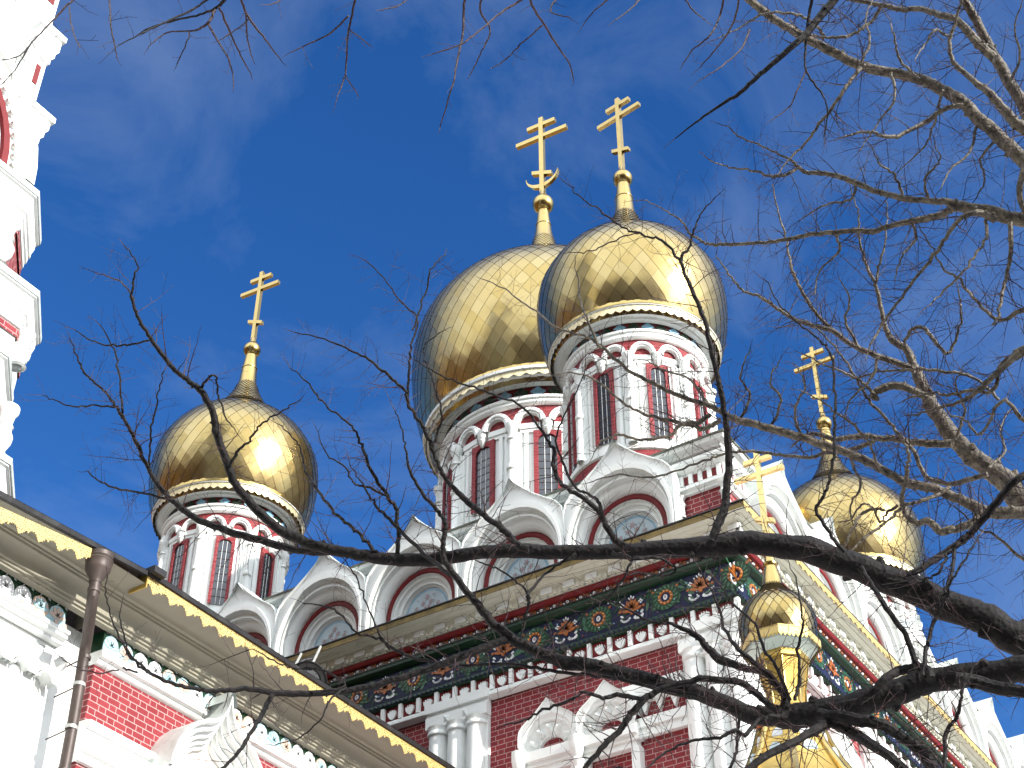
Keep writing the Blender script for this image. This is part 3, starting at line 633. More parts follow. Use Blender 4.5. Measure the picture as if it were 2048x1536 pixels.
def hood(parent, fr, uc, n, w, zs, tip, zbot):
    """row of n ogee hoods (half-width w) over small arched windows"""
    for i in range(n):
        u = uc + (i-(n-1)/2)*2*w; f = (Vector(fr[0])+Vector(fr[1])*u+Vector((0, 0, zs)), fr[1], fr[2]); z = MB()
        O = ogee(w, .10, tip-zs); d = -.33
        def rings(lst, M, smooth=False):
            for (p0, d0), (p1, d1) in zip(lst[:-1], lst[1:]):
                n_ = len(p0); z.frame(f, [(a, b, d0) for a, b in p0]+[(a, b, d1) for a, b in p1], [(j, j+1, n_+j+1, n_+j) for j in range(n_-1)], M, smooth)
        A = lambda r, s=1.: arc(r*w, 0, 16, s)
        rings([([(a*1.01, b+.01) for a, b in O], -.6), ([(a*1.01, b+.01) for a, b in O], d+.02), (O, d+.02)], CAPTIN)
        rings([(O, d+.02), (O, d), (A(.93, 1.15), d), (A(.90, 1.12), d-.03), (A(.84, 1.08), d-.03), (A(.82, 1.08), d-.07), (A(.45), d-.12), (A(.42), d-.18)], WHITE)
        z.frame(f, [(a, b, d-.175) for a, b in A(.43)], [tuple(range(17))], BRICK)
        for k in range(5):     # faceted studs in the archivolt
            a = rad(26+32*k); p = (w*.64*math.cos(a), w*.68*math.sin(a)); q = .075
            c_, s_ = math.cos(a), math.sin(a); T = [(-.5*q, -1.1*q), (.5*q, -1.1*q), (.5*q, 1.1*q), (-.5*q, 1.1*q)]
            vs = [(p[0]+x*-s_+y*c_, p[1]+x*c_+y*s_, d-.10) for x, y in T]+[(p[0], p[1], d+.02)]
            z.frame(f, vs, [(0, 1, 4), (1, 2, 4), (2, 3, 4), (3, 0, 4)], WHITE)
        hb = z.build('window_hood', parent)
        m = MB(); m.fbox(f, -w*.95, w*.95, -.16, -.01, -.55, d+.01, WHITE); m.fbox(f, -w, w, -.24, -.16, -.55, d-.04, WHITE); m.fbox(f, -w*.9, w*.9, -.34, -.24, -.55, d-.07, WHITE)
        m.fbox(f, -w*.98, -w*.72, zbot-zs, -.34, -.55, d-.05, WHITE); m.fbox(f, w*.72, w*.98, zbot-zs, -.34, -.55, d-.05, WHITE)
        m.fcyl(f, -w*.98, d-.0, [(.0, -.62), (.05, -.60), (.09, -.50), (.06, -.46), (.11, -.36), (.06, -.30), (.10, -.22), (.12, -.1), (.12, .02), (0, .02)], WHITE, 10)
        m.build('hood_ledge', hb)
        g = MB(); q = arc(w*.5, -.75, 10); g.frame(f, [(a, b, -.505) for a, b in [(q[0][0], zbot-zs)]+q+[(q[-1][0], zbot-zs)]], [tuple(range(13))], GLASS); g.build('window_pane', hb)
hood(church, fw, -10.46, 2, .495, 10.03, 10.80, 6.0)
hood(church, fs_, 20.4, 2, .60, 10.0, 10.85, 6.0)
hood(church, fs_, 25.4, 2, .60, 10.0, 10.85, 6.0)
m = MB()   # bracketed ledge between hood and corner pier, with hanging points
m.fbox(fw, -9.70, -8.74, 10.42, 10.62, -.55, -.36, WHITE); m.fbox(fw, -9.66, -8.74, 10.36, 10.42, -.55, -.40, WHITE)
for u in (-9.40, -9.16, -8.92): m.plate(fw, [(u-.075, 10.37), (u, 10.16), (u+.075, 10.37)], -.55, -.45, WHITE)
m.fbox(fw, -9.66, -8.74, 9.96, 10.10, -.55, -.42, WHITE); m.fbox(fw, -9.62, -8.74, 9.82, 9.96, -.55, -.45, WHITE)
m.build('pendant_ledge', church)

# drums and domes
SWX = (20.33, 10.487); NWX = (20.33, 20.66); SEX = (30.47, 10.487); NEX = (30.47, 20.66); CEX = (25.40, 15.57)
HS = dict(tilet=18.70, tileb=18.51, ringb=18.33, archt=18.23, spring=17.95, wint=17.68, winb=16.14, base=15.95)
HC = dict(tilet=21.93, tileb=21.64, ringb=21.44, archt=21.33, spring=20.93, wint=20.62, winb=18.95, base=18.6)
for ax, yaw, lab in ((SWX, rad(-7), 'gilded dome on the corner drum in front of the largest dome'), (NWX, rad(5), 'gilded dome at the far left, apart from the others'), (SEX, 0, 'gilded dome at the right behind bare branches'), (NEX, 0, None)):
    drum(church, ax, 1.255, 1.655, 14.3, 18.93, 8, 0, HS)
    dome(church, ax, 20.2, 1.845, (22.76, 23.25), 23.85, .21, 26.37, .56, 40, yaw, False, lab)
drum(church, CEX, 2.40, 2.98, 15.2, 22.17, 10, rad(211.5), HC, 80, scale=1.35)
dome(church, CEX, 24.5, 3.31, (28.89, 29.41, 0, 0), 30.22, .295, 33.69, .80, 56, rad(4), True, 'largest gilded dome, its cross rising from a crescent')

# ------------------------------------------------------------------ wing (nave) to the west
wing = empty('church_wing', (10, 15.5, 0), 'sunlit red brick wing with gold pierced fringe under its dark eave', 'church wing')
XW0, XW1 = 2.0, 17.80
WE = 11.03                                    # west end of the brick bay
m = MB(); fr = SF(0, 0, 0)
def wbox(mb, x0, x1, z0, z1, y, M, yb=14.2): mb.box((x0, y, z0), (x1, yb, z1), M)
wbox(m, WE, XW1, -1.6, 9.06, 13.10, BRICK); wb = m.build('brick_wall', wing)
m = MB(); wbox(m, XW0, WE, -1.6, 9.42, 13.34, WHITE); m.build('white_wall', wing)
def wmould(mb, x0, x1, prof, M, endL=True):
    n = len(prof); mb.add([(x0, y, z) for y, z in prof]+[(x1, y, z) for y, z in prof], [(i, i+1, n+i+1, n+i) for i in range(n-1)], M)
    if endL: mb.add([(x1, y, z) for y, z in prof]+[(x1, 13.4, prof[-1][1]), (x1, 13.4, prof[0][1])], [tuple(range(n+2))], M)
    if endL: mb.add([(x0, y, z) for y, z in prof]+[(x0, 13.4, prof[-1][1]), (x0, 13.4, prof[0][1])], [tuple(range(n+2))], M)
# ledges on the brick bay
m = MB()
wmould(m, WE-.012, XW1, [(13.10, 8.96), (13.07, 8.97), (13.04, 9.0), (13.04, 9.03), (12.985, 9.04), (12.98, 9.085), (13.0, 9.10), (12.98, 9.12), (13.02, 9.13)], WHITE)
wmould(m, WE-.03, XW1, [(13.10, 7.72), (13.05, 7.73), (13.05, 7.82), (13.01, 7.84), (13.01, 7.92), (13.06, 7.94), (13.06, 8.00), (13.02, 8.02), (13.02, 8.11), (12.96, 8.13), (12.95, 8.20), (13.02, 8.22), (13.10, 8.225)], WHITE)
m.build('ledge', wing)
# majolica band
def tiles(mb, x0, x1, y, z0, z1):
    mb.box((x0, y, z0), (x1, y+.3, z1), GREEN); f = SF(0, y, 0); st = .245; n = int((x1-x0)/st); st = (x1-x0)/max(1, n)
    for i in range(n):
        u = x0+st*(i+.5); M = (PALEB2, PALEPINK, GLAZEW, PALEB2)[(i*7+i//3) % 4]; M2 = (GLAZEW, PALEB2, PALEPINK, GLAZEW)[(i*5+1) % 4]
        mb.plate(f, [(u-st*.5, z0), (u+st*.5, z0), (u+st*.49, z0+.13), (u+st*.38, z0+.205), (u+st*.19, z0+.245), (u, z0+.26), (u-st*.19, z0+.245), (u-st*.38, z0+.205), (u-st*.49, z0+.13)], -.02, .014, M)
        for k in range(5):
            a = rad(90+(k-2)*36); mb.ell(f, u+.065*math.cos(a), z0+.09+.085*math.sin(a), .065, .026, .0, .022, M2, a, 8)
        mb.ell(f, u, z0+.05, .035, .03, 0, .026, PALEPINK if i % 2 else GLAZEW, 0, 8)
        mb.ell(f, u+st*.5, z0+.03, .035, .055, 0, .02, M2, 0, 8)
        for k in range(4):
            mb.ell(f, u+st*(k/4-.3), z0+.268+.010*(k % 2), .022, .007, -.005, .006, (GREENL, GLAZEW)[k % 2], k*.9, 5)
m = MB(); tiles(m, WE+.012, XW1, 13.04, 9.12, 9.41); m.build('majolica_band', wing, None)
m = MB(); tiles(m, 8.86, 10.44, 13.06, 9.12, 9.41); tiles(m, XW0, 8.70, 13.22, 9.12, 9.41); m.build('majolica_band', wing)
# cornice mouldings
prof = [(13.04,9.40),(12.95,9.405),(12.945,9.435),(12.92,9.437),(12.918,9.47),(12.885,9.475),(12.88,9.51),(12.875,9.56),(12.86,9.60),(12.83,9.635),(12.79,9.655),(12.765,9.66),(12.76,9.69),(12.735,9.692),(12.73,9.715),(12.68,9.72),(12.66,9.75),(12.62,9.77),(12.36,9.78)]
m = MB(); wmould(m, 10.85, XW1, prof, TAN)
wmould(m, 8.80, 10.85, [(y-.0, z) for y, z in prof], TAN, False); wmould(m, XW0, 8.80, [(min(13.2, y+.10), z) for y, z in prof], TAN, False)
m.build('cornice', wing)
# white pier west of the pipe, arcade of little corbel arches and faceted studs
m = MB(); m.box((8.86, 13.16, 9.0), (10.44, 13.4, 9.12), WHITE); wmould(m, 8.80, 10.50, [(13.16, 8.95), (13.08, 8.96), (13.08, 9.0), (13.02, 9.02), (13.02, 9.06), (12.99, 9.07), (12.99, 9.11), (13.06, 9.12)], WHITE)
wmould(m, XW0, 8.72, [(13.34, 8.95), (13.26, 8.96), (13.26, 9.0), (13.20, 9.02), (13.20, 9.06), (13.17, 9.07), (13.17, 9.11), (13.25, 9.12)], WHITE)
wmould(m, 8.84, 10.46, [(13.34, 8.60), (13.18, 8.60), (13.17, 8.95)], WHITE)
f = SF(0, 13.17, 0)
for i in range(5):
    u = 8.92+.37*i
    o = arc(.19, 8.50, 10); q = arc(.12, 8.50, 10); n = 11
    m.frame(f, [(u+a, b, .02) for a, b in o]+[(u+a, b, .02) for a, b in q]+[(u+a, b, -.15) for a, b in o]+[(u+a, b, -.15) for a, b in q], [g for j in range(n-1) for g in ((j, j+1, n+j+1, n+j), (2*n+j, 2*n+j+1, j+1, j), (n+j, n+j+1, 3*n+j+1, 3*n+j))], WHITE)
    o = arc(.10, 8.50, 10); q = arc(.085, 8.50, 10)
    m.frame(f, [(u+a, b, .04) for a, b in o]+[(u+a, b, .04) for a, b in q]+[(u+a, b, -.15) for a, b in o]+[(u+a, b, -.15) for a, b in q], [g for j in range(n-1) for g in ((j, j+1, n+j+1, n+j), (2*n+j, 2*n+j+1, j+1, j), (n+j, n+j+1, 3*n+j+1, 3*n+j))], WHITE)
    v = 8.78; s_ = .105; uu = u+.185
    m.frame(f, [(uu-s_, v, 0), (uu, v-s_*1.2, 0), (uu+s_, v, 0), (uu, v+s_*1.2, 0), (uu, v, .12)], [(0, 1, 4), (1, 2, 4), (2, 3, 4), (3, 0, 4)], WHITE)
m.box((8.84, 13.24, -1.6), (10.34, 13.5, 8.55), WHITE)
m.build('corbel_arcade', wing)
# roof edge and roof
m = MB()
def roofedge(x0, x1, z0, z1):
    P = [(12.30, 0), (12.31, -.055), (12.36, -.06), (12.38, -.03), (12.36, .02)]
    n = len(P); m.add([(x0, y, z0+z) for y, z in P]+[(x1, y, z1+z) for y, z in P], [(i, (i+1) % n, n+(i+1) % n, n+i) for i in range(n)]+[tuple(range(n)), tuple(range(2*n-1, n-1, -1))], DARKROOF)
    m.add([(x0, 12.30, z0+.004), (x1, 12.30, z1+.004), (x1, 15.5, z1+1.1), (x0, 15.5, z0+1.1), (x1, 18.7, z1), (x0, 18.7, z0)], [(0, 1, 2, 3), (3, 2, 4, 5)], DARKROOF)
roofedge(10.92, XW1, 9.935, 9.890); roofedge(XW0, 10.90, 9.26, 9.915)
m.box((10.92, 12.22, 9.90), (11.12, 12.5, 9.985), DARKROOF)
m.build('roof', wing)
m = MB(); f = SF(0, 12.345, 0)
def fringe(x0, x1, z0, z1):
    p = .292; n = int(round((x1-x0)/p)); p = (x1-x0)/n
    shape = [(0, -.09), (.03, -.115), (.06, -.085), (.10, -.10), (.13, -.125), (.16, -.105), (.20, -.12), (.24, -.165), (.27, -.155), (.30, -.205), (.33, -.20), (.36, -.235), (.40, -.215), (.44, -.225), (.48, -.19), (.54, -.20), (.57, -.165), (.62, -.175), (.66, -.13), (.70, -.14), (.74, -.115), (.78, -.15), (.82, -.16), (.86, -.12), (.90, -.105), (.95, -.115), (1, -.09)]
    for i in range(n):
        u = x0+p*i; zz = z0+(z1-z0)*(i+.5)/n; dz = (z1-z0)/n
        m.plate(f, [(u+a*p, zz+dz*(a-.5)-.045+b*.75) for a, b in shape]+[(u+p, zz+dz*.5), (u, zz-dz*.5)], 0, .006, LACE)
fringe(10.95, XW1, 9.90, 9.855); m.box((10.93, 12.335, 9.72), (10.95, 12.62, 9.90), GOLDM)
m.build('fringe', wing); m = MB()
fringe(8.62, 10.04, 9.585, 9.78); fringe(6.0, 8.62, 9.30, 9.58)
m.build('fringe', wing)
# down pipe
m = MB(); px = 10.195; py_ = 12.36
m.lathe((px, py_), [(.0, 9.80), (.15, 9.78), (.15, 9.73), (.16, 9.72), (.15, 9.70), (.16, 9.68), (.15, 9.66), (.15, 9.60), (.145, 9.56), (.075, 9.45), (.07, 9.4)], PIPE, 20)
m.tube([(px, py_, 9.46), (px+.004, py_, 9.22), (10.26, 12.42, 9.13), (10.59, 12.79, 8.98), (10.64, 12.85, 8.88), (10.652, 12.85, 8.6), (10.668, 12.85, 8.0), (10.675, 12.85, 7.0), (10.68, 12.85, -1.5)], [.065]*9, PIPE, 14)
for z in (9.30, 8.80, 8.45, 7.92, 7.4):
    xx, yy = (10.197, 12.36) if z > 9 else (10.655, 12.85); m.lathe((xx, yy), [(.066, z-.022), (.074, z-.02), (.074, z+.02), (.066, z+.022)], STRUT if z in (8.45, 7.92) else PIPE, 14)
    if z < 9: m.tube([(xx, yy, z), (xx+.05, 13.3, z)], [.010, .010], PIPE, 6)
m.build('downpipe', wing, 'brown tin downpipe with funnel head')
# ogee window gable on the brick bay
m = MB(); f = SF(12.93, 13.05, 8.12)
def gab(s_, dv=0.): 
    H_ = [(1.08, -.14), (1.06, .0), (.98, .22), (.84, .42), (.66, .57), (.46, .67), (.28, .73), (.14, .83), (.05, .97), (0, 1.16)]
    r = [(a*.78*s_, b*s_*.92+dv) for a, b in H_]; return r+[(-a, b) for a, b in r[-2::-1]]
G = [(gab(1.06, -.0), -.1), (gab(1.06), .40), (gab(1.0), .40), (gab(.985, .0), .30), (gab(.88, .01), .32), (gab(.87, .012), .22), (gab(.77, .02), .24), (gab(.76, .02), .15), (gab(.67, .03), .17), (gab(.66, .03), .09), (gab(.58, .035), .11), (gab(.57, .04), .04)]
for k, ((p0, d0), (p1, d1)) in enumerate(zip(G[:-1], G[1:])):
    n = len(p0); m.frame(f, [(a, b, d0) for a, b in p0]+[(a, b, d1) for a, b in p1], [(j, j+1, n+j+1, n+j) for j in range(n-1)], CAPTIN if k == 0 else WHITE)
p = gab(.58, .04); m.frame(f, [(a, b, .04) for a, b in p], [tuple(range(len(p)))], mat('cream_plaque', (.74, .70, .63), .6, var=.08, vscale=8))
for i in range(9):
    a = rad(40*i); m.ell((Vector(f[0])+Vector((0, -.04, 0)), f[1], f[2]), .16*math.cos(a), .16+.16*math.sin(a), .06, .02, 0, .006, PALEPINK, a, 7)
m.frame(f, [(-.10, 1.02, .41), (.0, 1.20, .42), (.10, 1.02, .41), (-.10, 1.02, -.05), (0, 1.20, -.05), (.10, 1.02, -.05)], [(0, 1, 4, 3), (1, 2, 5, 4)], CAPTIN)
m.fbox(f, -.90, -.72, -.6, -.12, -.1, .36, WHITE); m.fbox(f, .72, .90, -.6, -.12, -.1, .36, WHITE)
m.build('window_gable', wing, 'white stepped ogee window gable with tin cap')

# ------------------------------------------------------------------ bell tower
tower = empty('bell_tower', (5.6, 16.5, 0), 'tall white bell tower with stepped cornices at the left edge', 'bell tower')
def tpoly(x1, y0, c=.66, w=6.6, dp=6.6):
    x0 = x1-w; y1 = y0+dp; return [(x0+c, y0), (x1-c, y0), (x1, y0+c), (x1, y1-c), (x1-c, y1), (x0+c, y1), (x0, y1-c), (x0, y0+c)]
def tier(name, xl, z, wallz, drop=.62, over=.15, wall_m=WHITE):
    """lip corner (between south and bevelled face) at xl, y 13.0 and height z"""
    q = tpoly(xl+.66, 13.0); m = MB()
    m.sweep(q, [(-over-.02, wallz), (-over-.02, z-drop)], wall_m)
    m.sweep(q, [(-over-.03, z-drop), (-over+.02, z-drop+.02), (-over+.02, z-drop+.10), (-over+.045, z-drop+.12), (-over+.045, z-drop+.20), (-over+.07, z-drop+.22), (-over+.07, z-drop+.30), (-.055, z-.22), (-.055, z-.14), (-.02, z-.12), (-.02, z-.10)], WHITE)
    m.sweep(q, [(-.04, z-.10), (.0, z-.095), (.0, z-.005), (-.01, z)], CAPTIN); m.sweep(q, [(-.01, z), (-.8, z+.12)], MOSS)
    # red dentil strip
    m.sweep(q, [(-over+.005, z-drop-.13), (-over+.005, z-drop)], BRICK)
    return m.build(name, tower)
tier('shaft', 9.17, 10.80, -1.6)
tier('belfry_tier', 8.78, 12.17, 10.8)
tier('belfry_tier', 8.97, 13.30, 12.1)
tier('belfry_tier', 8.59, 14.78, 13.3, wall_m=BRICK)
for (x, z0, z1, r) in ((8.36, 13.35, 14.18, .17), (7.85, 13.35, 14.18, .17), (9.06, 12.20, 12.75, .11), (9.10, 10.85, 11.60, .11)):
    h = z1-z0; prof = [(r*.8, z0), (r*1.1, z0+.04*h), (r*.8, z0+.1*h), (r*.72, z0+.16*h), (r*1.18, z0+.32*h), (r*1.22, z0+.42*h), (r*.8, z0+.58*h), (r*1.05, z0+.62*h), (r*.8, z0+.66*h), (r*.95, z0+.84*h), (r*1.25, z0+.92*h), (r*1.25, z1)]
    m = MB(); m.lathe((x, 13.22), prof, WHITE, 18); m.build('melon_column', tower)
# big kokoshnik of the south face with red mouldings
m = MB(); f = SF(6.35, 13.12, 14.80)
def tar(r, sq=1.): return [(r*math.cos(PI*i/22), .12+r*sq*math.sin(PI*i/22)) for i in range(23)]
def trings(lst, M):
    for (p0, d0), (p1, d1) in zip(lst[:-1], lst[1:]):
        n = len(p0); m.frame(f, [(a, b, d0) for a, b in p0]+[(a, b, d1) for a, b in p1], [(j, j+1, n+j+1, n+j) for j in range(n-1)], M)
trings([(tar(2.20), -.6), (tar(2.20), .02), (tar(2.06), .02), (tar(2.04), -.03), (tar(1.92), -.03), (tar(1.90), -.07)], WHITE)
trings([(tar(1.78), -.07), (tar(1.76), -.02), (tar(1.66), -.02), (tar(1.64), -.07)], RED)
trings([(tar(1.90), -.07), (tar(1.78), -.07)], WHITE); trings([(tar(1.64), -.07), (tar(1.45), -.09)], PALEB2)
trings([(tar(1.45), -.09), (tar(1.43), -.04), (tar(1.33), -.04), (tar(1.31), -.1)], RED); trings([(tar(1.31), -.1), (tar(.9), -.2), (tar(.02), -.2)], WHITE)
for i in range(34):
    a = PI*(i+.5)/34; m.ell((Vector(f[0])+Vector((0, .035, 0)), f[1], f[2]), 1.85*math.cos(a), .12+1.85*math.sin(a), .045, .045, -.06, .04, WHITE, 0, 6)
    m.ell((Vector(f[0])+Vector((0, .08, 0)), f[1], f[2]), 1.54*math.cos(a), .12+1.54*math.sin(a), .04, .03, -.02, .03, GREENL if i % 2 else WHITE, a, 6)
kk = m.build('ogee_gable', tower)
# chequered tent of green and white tiles behind, leaning inwards
m = MB(); n = 12; rows = 10; x0, x1 = 3.2, 8.05
for j in range(rows):
    for i in range(24):
        z0 = 14.9+.30*j; u0 = x0+(x1-x0)*i/24; u1 = x0+(x1-x0)*(i+1)/24; y0 = 13.40+.075*j
        m.add([(u0, y0, z0), (u1, y0, z0), (u1, y0+.075, z0+.30), (u0, y0+.075, z0+.30)], [(0, 1, 2, 3)], TILEG if (i+j) % 2 else WHITE)
m.build('chequered_gable', tower)
m = MB(); f = SF(6.2, 13.26, 16.05)
trings([(tar(1.55), -.6), (tar(1.55), .02), (tar(1.42), .02), (tar(1.40), -.05), (tar(1.12), -.05)], WHITE); trings([(tar(1.12), -.05), (tar(1.10), .0), (tar(1.0), .0), (tar(.98), -.05)], RED)
trings([(tar(.98), -.05), (tar(.8), -.12)], WHITE); trings([(tar(.8), -.12), (tar(.02), -.14)], BLUET); m.build('ogee_gable', tower)
# corner pier with its cornices
def pier(x0, x1, y, z0, z1, drop):
    m = MB(); q = [(x0, y), (x1, y), (x1, y+1.2), (x0, y+1.2)]
    m.sweep(q, [(-.13, z0), (-.13, z1-drop), (-.10, z1-drop+.02), (-.10, z1-drop+.12), (-.07, z1-drop+.16), (-.07, z1-drop+.24), (-.04, z1-drop+.30), (-.04, z1-.12), (0, z1-.10), (0, z1), (-(x1-x0)/2+.01, z1+.06)], WHITE)
    m.box((x0+.131, y+.131, z0-.05), (x1-.131, y+1.0, z1+.05), WHITE); m.box((x0+.20, y+.118, z1-drop-.50), (x1-.20, y+.3, z1-drop-.12), RED)
    return m.build('corner_pinnacle', tower)
pier(7.98, 8.60, 13.085, 14.8, 16.25, .55); pier(7.98, 8.46, 13.125, 16.28, 17.85, .62); pier(7.90, 8.42, 13.2, 17.88, 19.6, .6)
m = MB(); m.sweep(tpoly(8.35, 13.75, .6, 5.5, 5.5), [(0, 14.8), (0, 33.0)], WHITE); m.build('upper_shaft', tower)

# ------------------------------------------------------------------ gilded porch turret
TX = (12.858, 5.229)
turret = empty('porch_turret', (TX[0], TX[1], 0), 'small gilded turret with onion cupola and cross, before the church corner', 'turret')
m = MB(); k = .386; prof = [(7.90+z*k, r*k) for z, r in cat([(-.62,.93),(-.4,.98),(-.1,1.0),(.15,.97),(.4,.86),(.6,.70),(.78,.50),(.92,.38),(1.02,.31),(1.12,.26)], 6)]
m.lathe(TX, [(r-.005, z) for z, r in prof], GOLDB, 40); plated(m, TX, prof, 26, .8, GOLDP, .975)
cup = m.build('cupola', turret)
m = MB(); m.lathe(TX, [(.118, 8.30), (.105, 8.34), (.098, 8.40), (.07, 8.52), (.062, 8.56), (.078, 8.565), (.08, 8.585), (.06, 8.59), (.05, 8.68), (.075, 8.70), (.085, 8.74), (.075, 8.78), (.045, 8.80), (.05, 8.86), (.03, 9.0), (.0, 9.02)], GOLD, 20); m.build('spire', cup)
m = MB(); cross(m, TX, 8.84, 10.02, .285, rad(2), mat('butter_gilt', (.78, .60, .26), .42, .8, var=.1, vscale=9)); m.build('cross', cup)
def octo(r, rot=rad(22.5)): return [(TX[0]+r*math.cos(rot+i*PI/4), TX[1]+r*math.sin(rot+i*PI/4)) for i in range(8)]
m = MB(); m.sweep(octo(.40), [(-.05, 7.68), (.0, 7.67), (.0, 7.655), (-.005, 7.65)], GOLD)
m.sweep(octo(.385), [(.012, 7.66), (.010, 7.575)], LACE)
O8 = octo(.397)
for i in range(8):
    a = Vector(O8[i]); b = Vector(O8[(i+1) % 8])
    for j in range(7):
        p0 = a.lerp(b, j/7); p1 = a.lerp(b, (j+1)/7); pm = a.lerp(b, (j+.5)/7); m.add([(p0.x, p0.y, 7.58), (p1.x, p1.y, 7.58), (pm.x, pm.y, 7.545)], [(0, 1, 2)], GOLDM)
m.sweep(octo(.37), [(.0, 7.64), (-.01, 7.56), (-.10, 7.50), (-.11, 7.47)], PALEGREEN)
m.sweep(octo(.255), [(.0, 7.50), (.012, 7.46), (.012, 7.42), (.0, 7.41)], GOLDM)
lan = m.build('lantern_cornice', turret)
m = MB(); m.sweep(octo(.225), [(.025, 7.45), (.0, 7.30), (-.04, 7.12), (-.05, 6.98), (.0, 6.88), (.04, 6.85), (.05, 6.80)], GOLDM)
for i in range(8):
    for rr_, z0, z1 in ((.205, 6.9, 7.44),):
        a = rad(22.5)+i*PI/4; m.tube([(TX[0]+.245*math.cos(a), TX[1]+.245*math.sin(a), 7.46), (TX[0]+.225*math.cos(a), TX[1]+.225*math.sin(a), 7.30), (TX[0]+.185*math.cos(a), TX[1]+.185*math.sin(a), 7.12), (TX[0]+.18*math.cos(a), TX[1]+.18*math.sin(a), 6.98), (TX[0]+.23*math.cos(a), TX[1]+.23*math.sin(a), 6.87)], [.014]*5, GOLD, 6)
m.build('lantern', turret)
m = MB(); m.sweep(octo(.27), [(-.02, 6.86), (.05, 6.84), (.07, 6.80), (.05, 6.76), (.02, 6.74)], GOLD)
m.sweep(octo(.27), [(.02, 6.75), (.06, 6.60), (.14, 6.40), (.30, 6.10), (.62, 5.7), (1.0, 5.4)], GOLDM)
for i in range(8):
    a = rad(22.5)+i*PI/4
    P = [(.30, 6.745), (.345, 6.60), (.425, 6.40), (.60, 6.10), (.94, 5.7), (1.33, 5.4)]
    m.tube([(TX[0]+r*math.cos(a), TX[1]+r*math.sin(a), z) for r, z in P], [.03, .03, .034, .038, .04, .04], GOLD, 8)
    a2 = a+PI/8
    for (r, z, w_) in ((.30, 6.56, .055), (.385, 6.36, .07)):
        u = Vector((-math.sin(a2), math.cos(a2), 0)); fr_ = ((TX[0]+r*math.cos(a2), TX[1]+r*math.sin(a2), z), u, (math.cos(a2), math.sin(a2), 0))
        m.ell(fr_, 0, 0, w_, w_*1.2, -.05, .035, GLAZEW if r < .35 else PALEBLUE, 0, 10)
m.build('tent_roof', turret)
m = MB()
P = [(TX[0]-1.35, TX[1]-1.35), (TX[0]+1.35, TX[1]-1.35), (TX[0]+1.35, TX[1]+1.35), (TX[0]-1.35, TX[1]+1.35)]
m.sweep(P, [(-.3, 4.4), (-.3, 4.9), (-.1, 5.0), (-.1, 5.2), (.05, 5.3), (.05, 5.42), (-.5, 5.46)], WHITE)
m.build('porch_cornice', turret)
for (a, b) in P:
    m = MB(); ax = (a+(TX[0]-a)*.32, b+(TX[1]-b)*.32); m.lathe(ax, [(.26, -1.6), (.26, -1.2), (.19, -1.1), (.17, .8), (.25, 1.2), (.25, 1.5), (.17, 1.9), (.17, 3.7), (.26, 4.1), (.28, 4.5)], WHITE, 18); m.build('porch_column', turret)

# ------------------------------------------------------------------ floodlight on the wing roof
def R3(px, py): return F*FPX + R_*(px-1024) + U_*(768-py)
def pp(px, py, D): 
    v = R3(px, py); v.normalize(); return v*D
fl = MB(); c = R3(615, 1363); c = c*(13.55/c.y); d = Vector((-.75, -.30, -.55)).normalized(); t1 = d.cross(Vector((0, 0, 1))).normalized(); t2 = d.cross(t1)
def disc(r0, r1, e0, e1, M):
    n = 28; fl.add([tuple(c+d*e0+(t1*math.cos(2*PI*i/n)+t2*math.sin(2*PI*i/n))*r0) for i in range(n)]+[tuple(c+d*e1+(t1*math.cos(2*PI*i/n)+t2*math.sin(2*PI*i/n))*r1) for i in range(n)], [(i, (i+1) % n, n+(i+1) % n, n+i) for i in range(n)], M, True)
floodlight = empty('floodlight', (15.3, 13.6, 10.4+ZO), 'round floodlight with white lens and black rim on the wing roof edge', 'floodlight')
disc(.10, .27, -.28, -.02, STRUT); disc(.27, .30, -.02, .0, BLACK); disc(.30, .30, 0, .03, BLACK); disc(.30, .27, .03, .035, BLACK); fl.build('housing', floodlight)
fl = MB(); disc(.27, .21, .02, .015, STRUT); disc(.21, .19, .015, .02, BLACK); fl.build('reflector_ring', floodlight)
fl = MB(); disc(.195, .0, .018, .03, LENS); fl.build('lens', floodlight)
fl = MB(); fl.tube([tuple(c-d*.15), tuple(c-d*.15+Vector((.1, .1, -.3))), tuple(c-d*.15+Vector((.1, .1, -.8)))], [.025]*3, STRUT, 8); fl.build('bracket', floodlight)
for (a, b) in (((603, 1307), (588, 1336)), ((642, 1292), (620, 1338))):
    s_ = MB(); v = R3(*a); A_ = v*(17.39/v.x); v2 = R3(*b); B_ = v2*(16.6/v2.x); s_.tube([A_, B_], [.022, .022], STRUT, 8); s_.build('stay', floodlight)
s_ = MB(); v = R3(592, 1330); A_ = v*(16.7/v.x); v = R3(626, 1318); B_ = v*(17.0/v.x); s_.tube([A_, (A_+B_)/2+Vector((0, 0, .04)), B_], [.018]*3, BLACK, 8); s_.build('cable', floodlight)

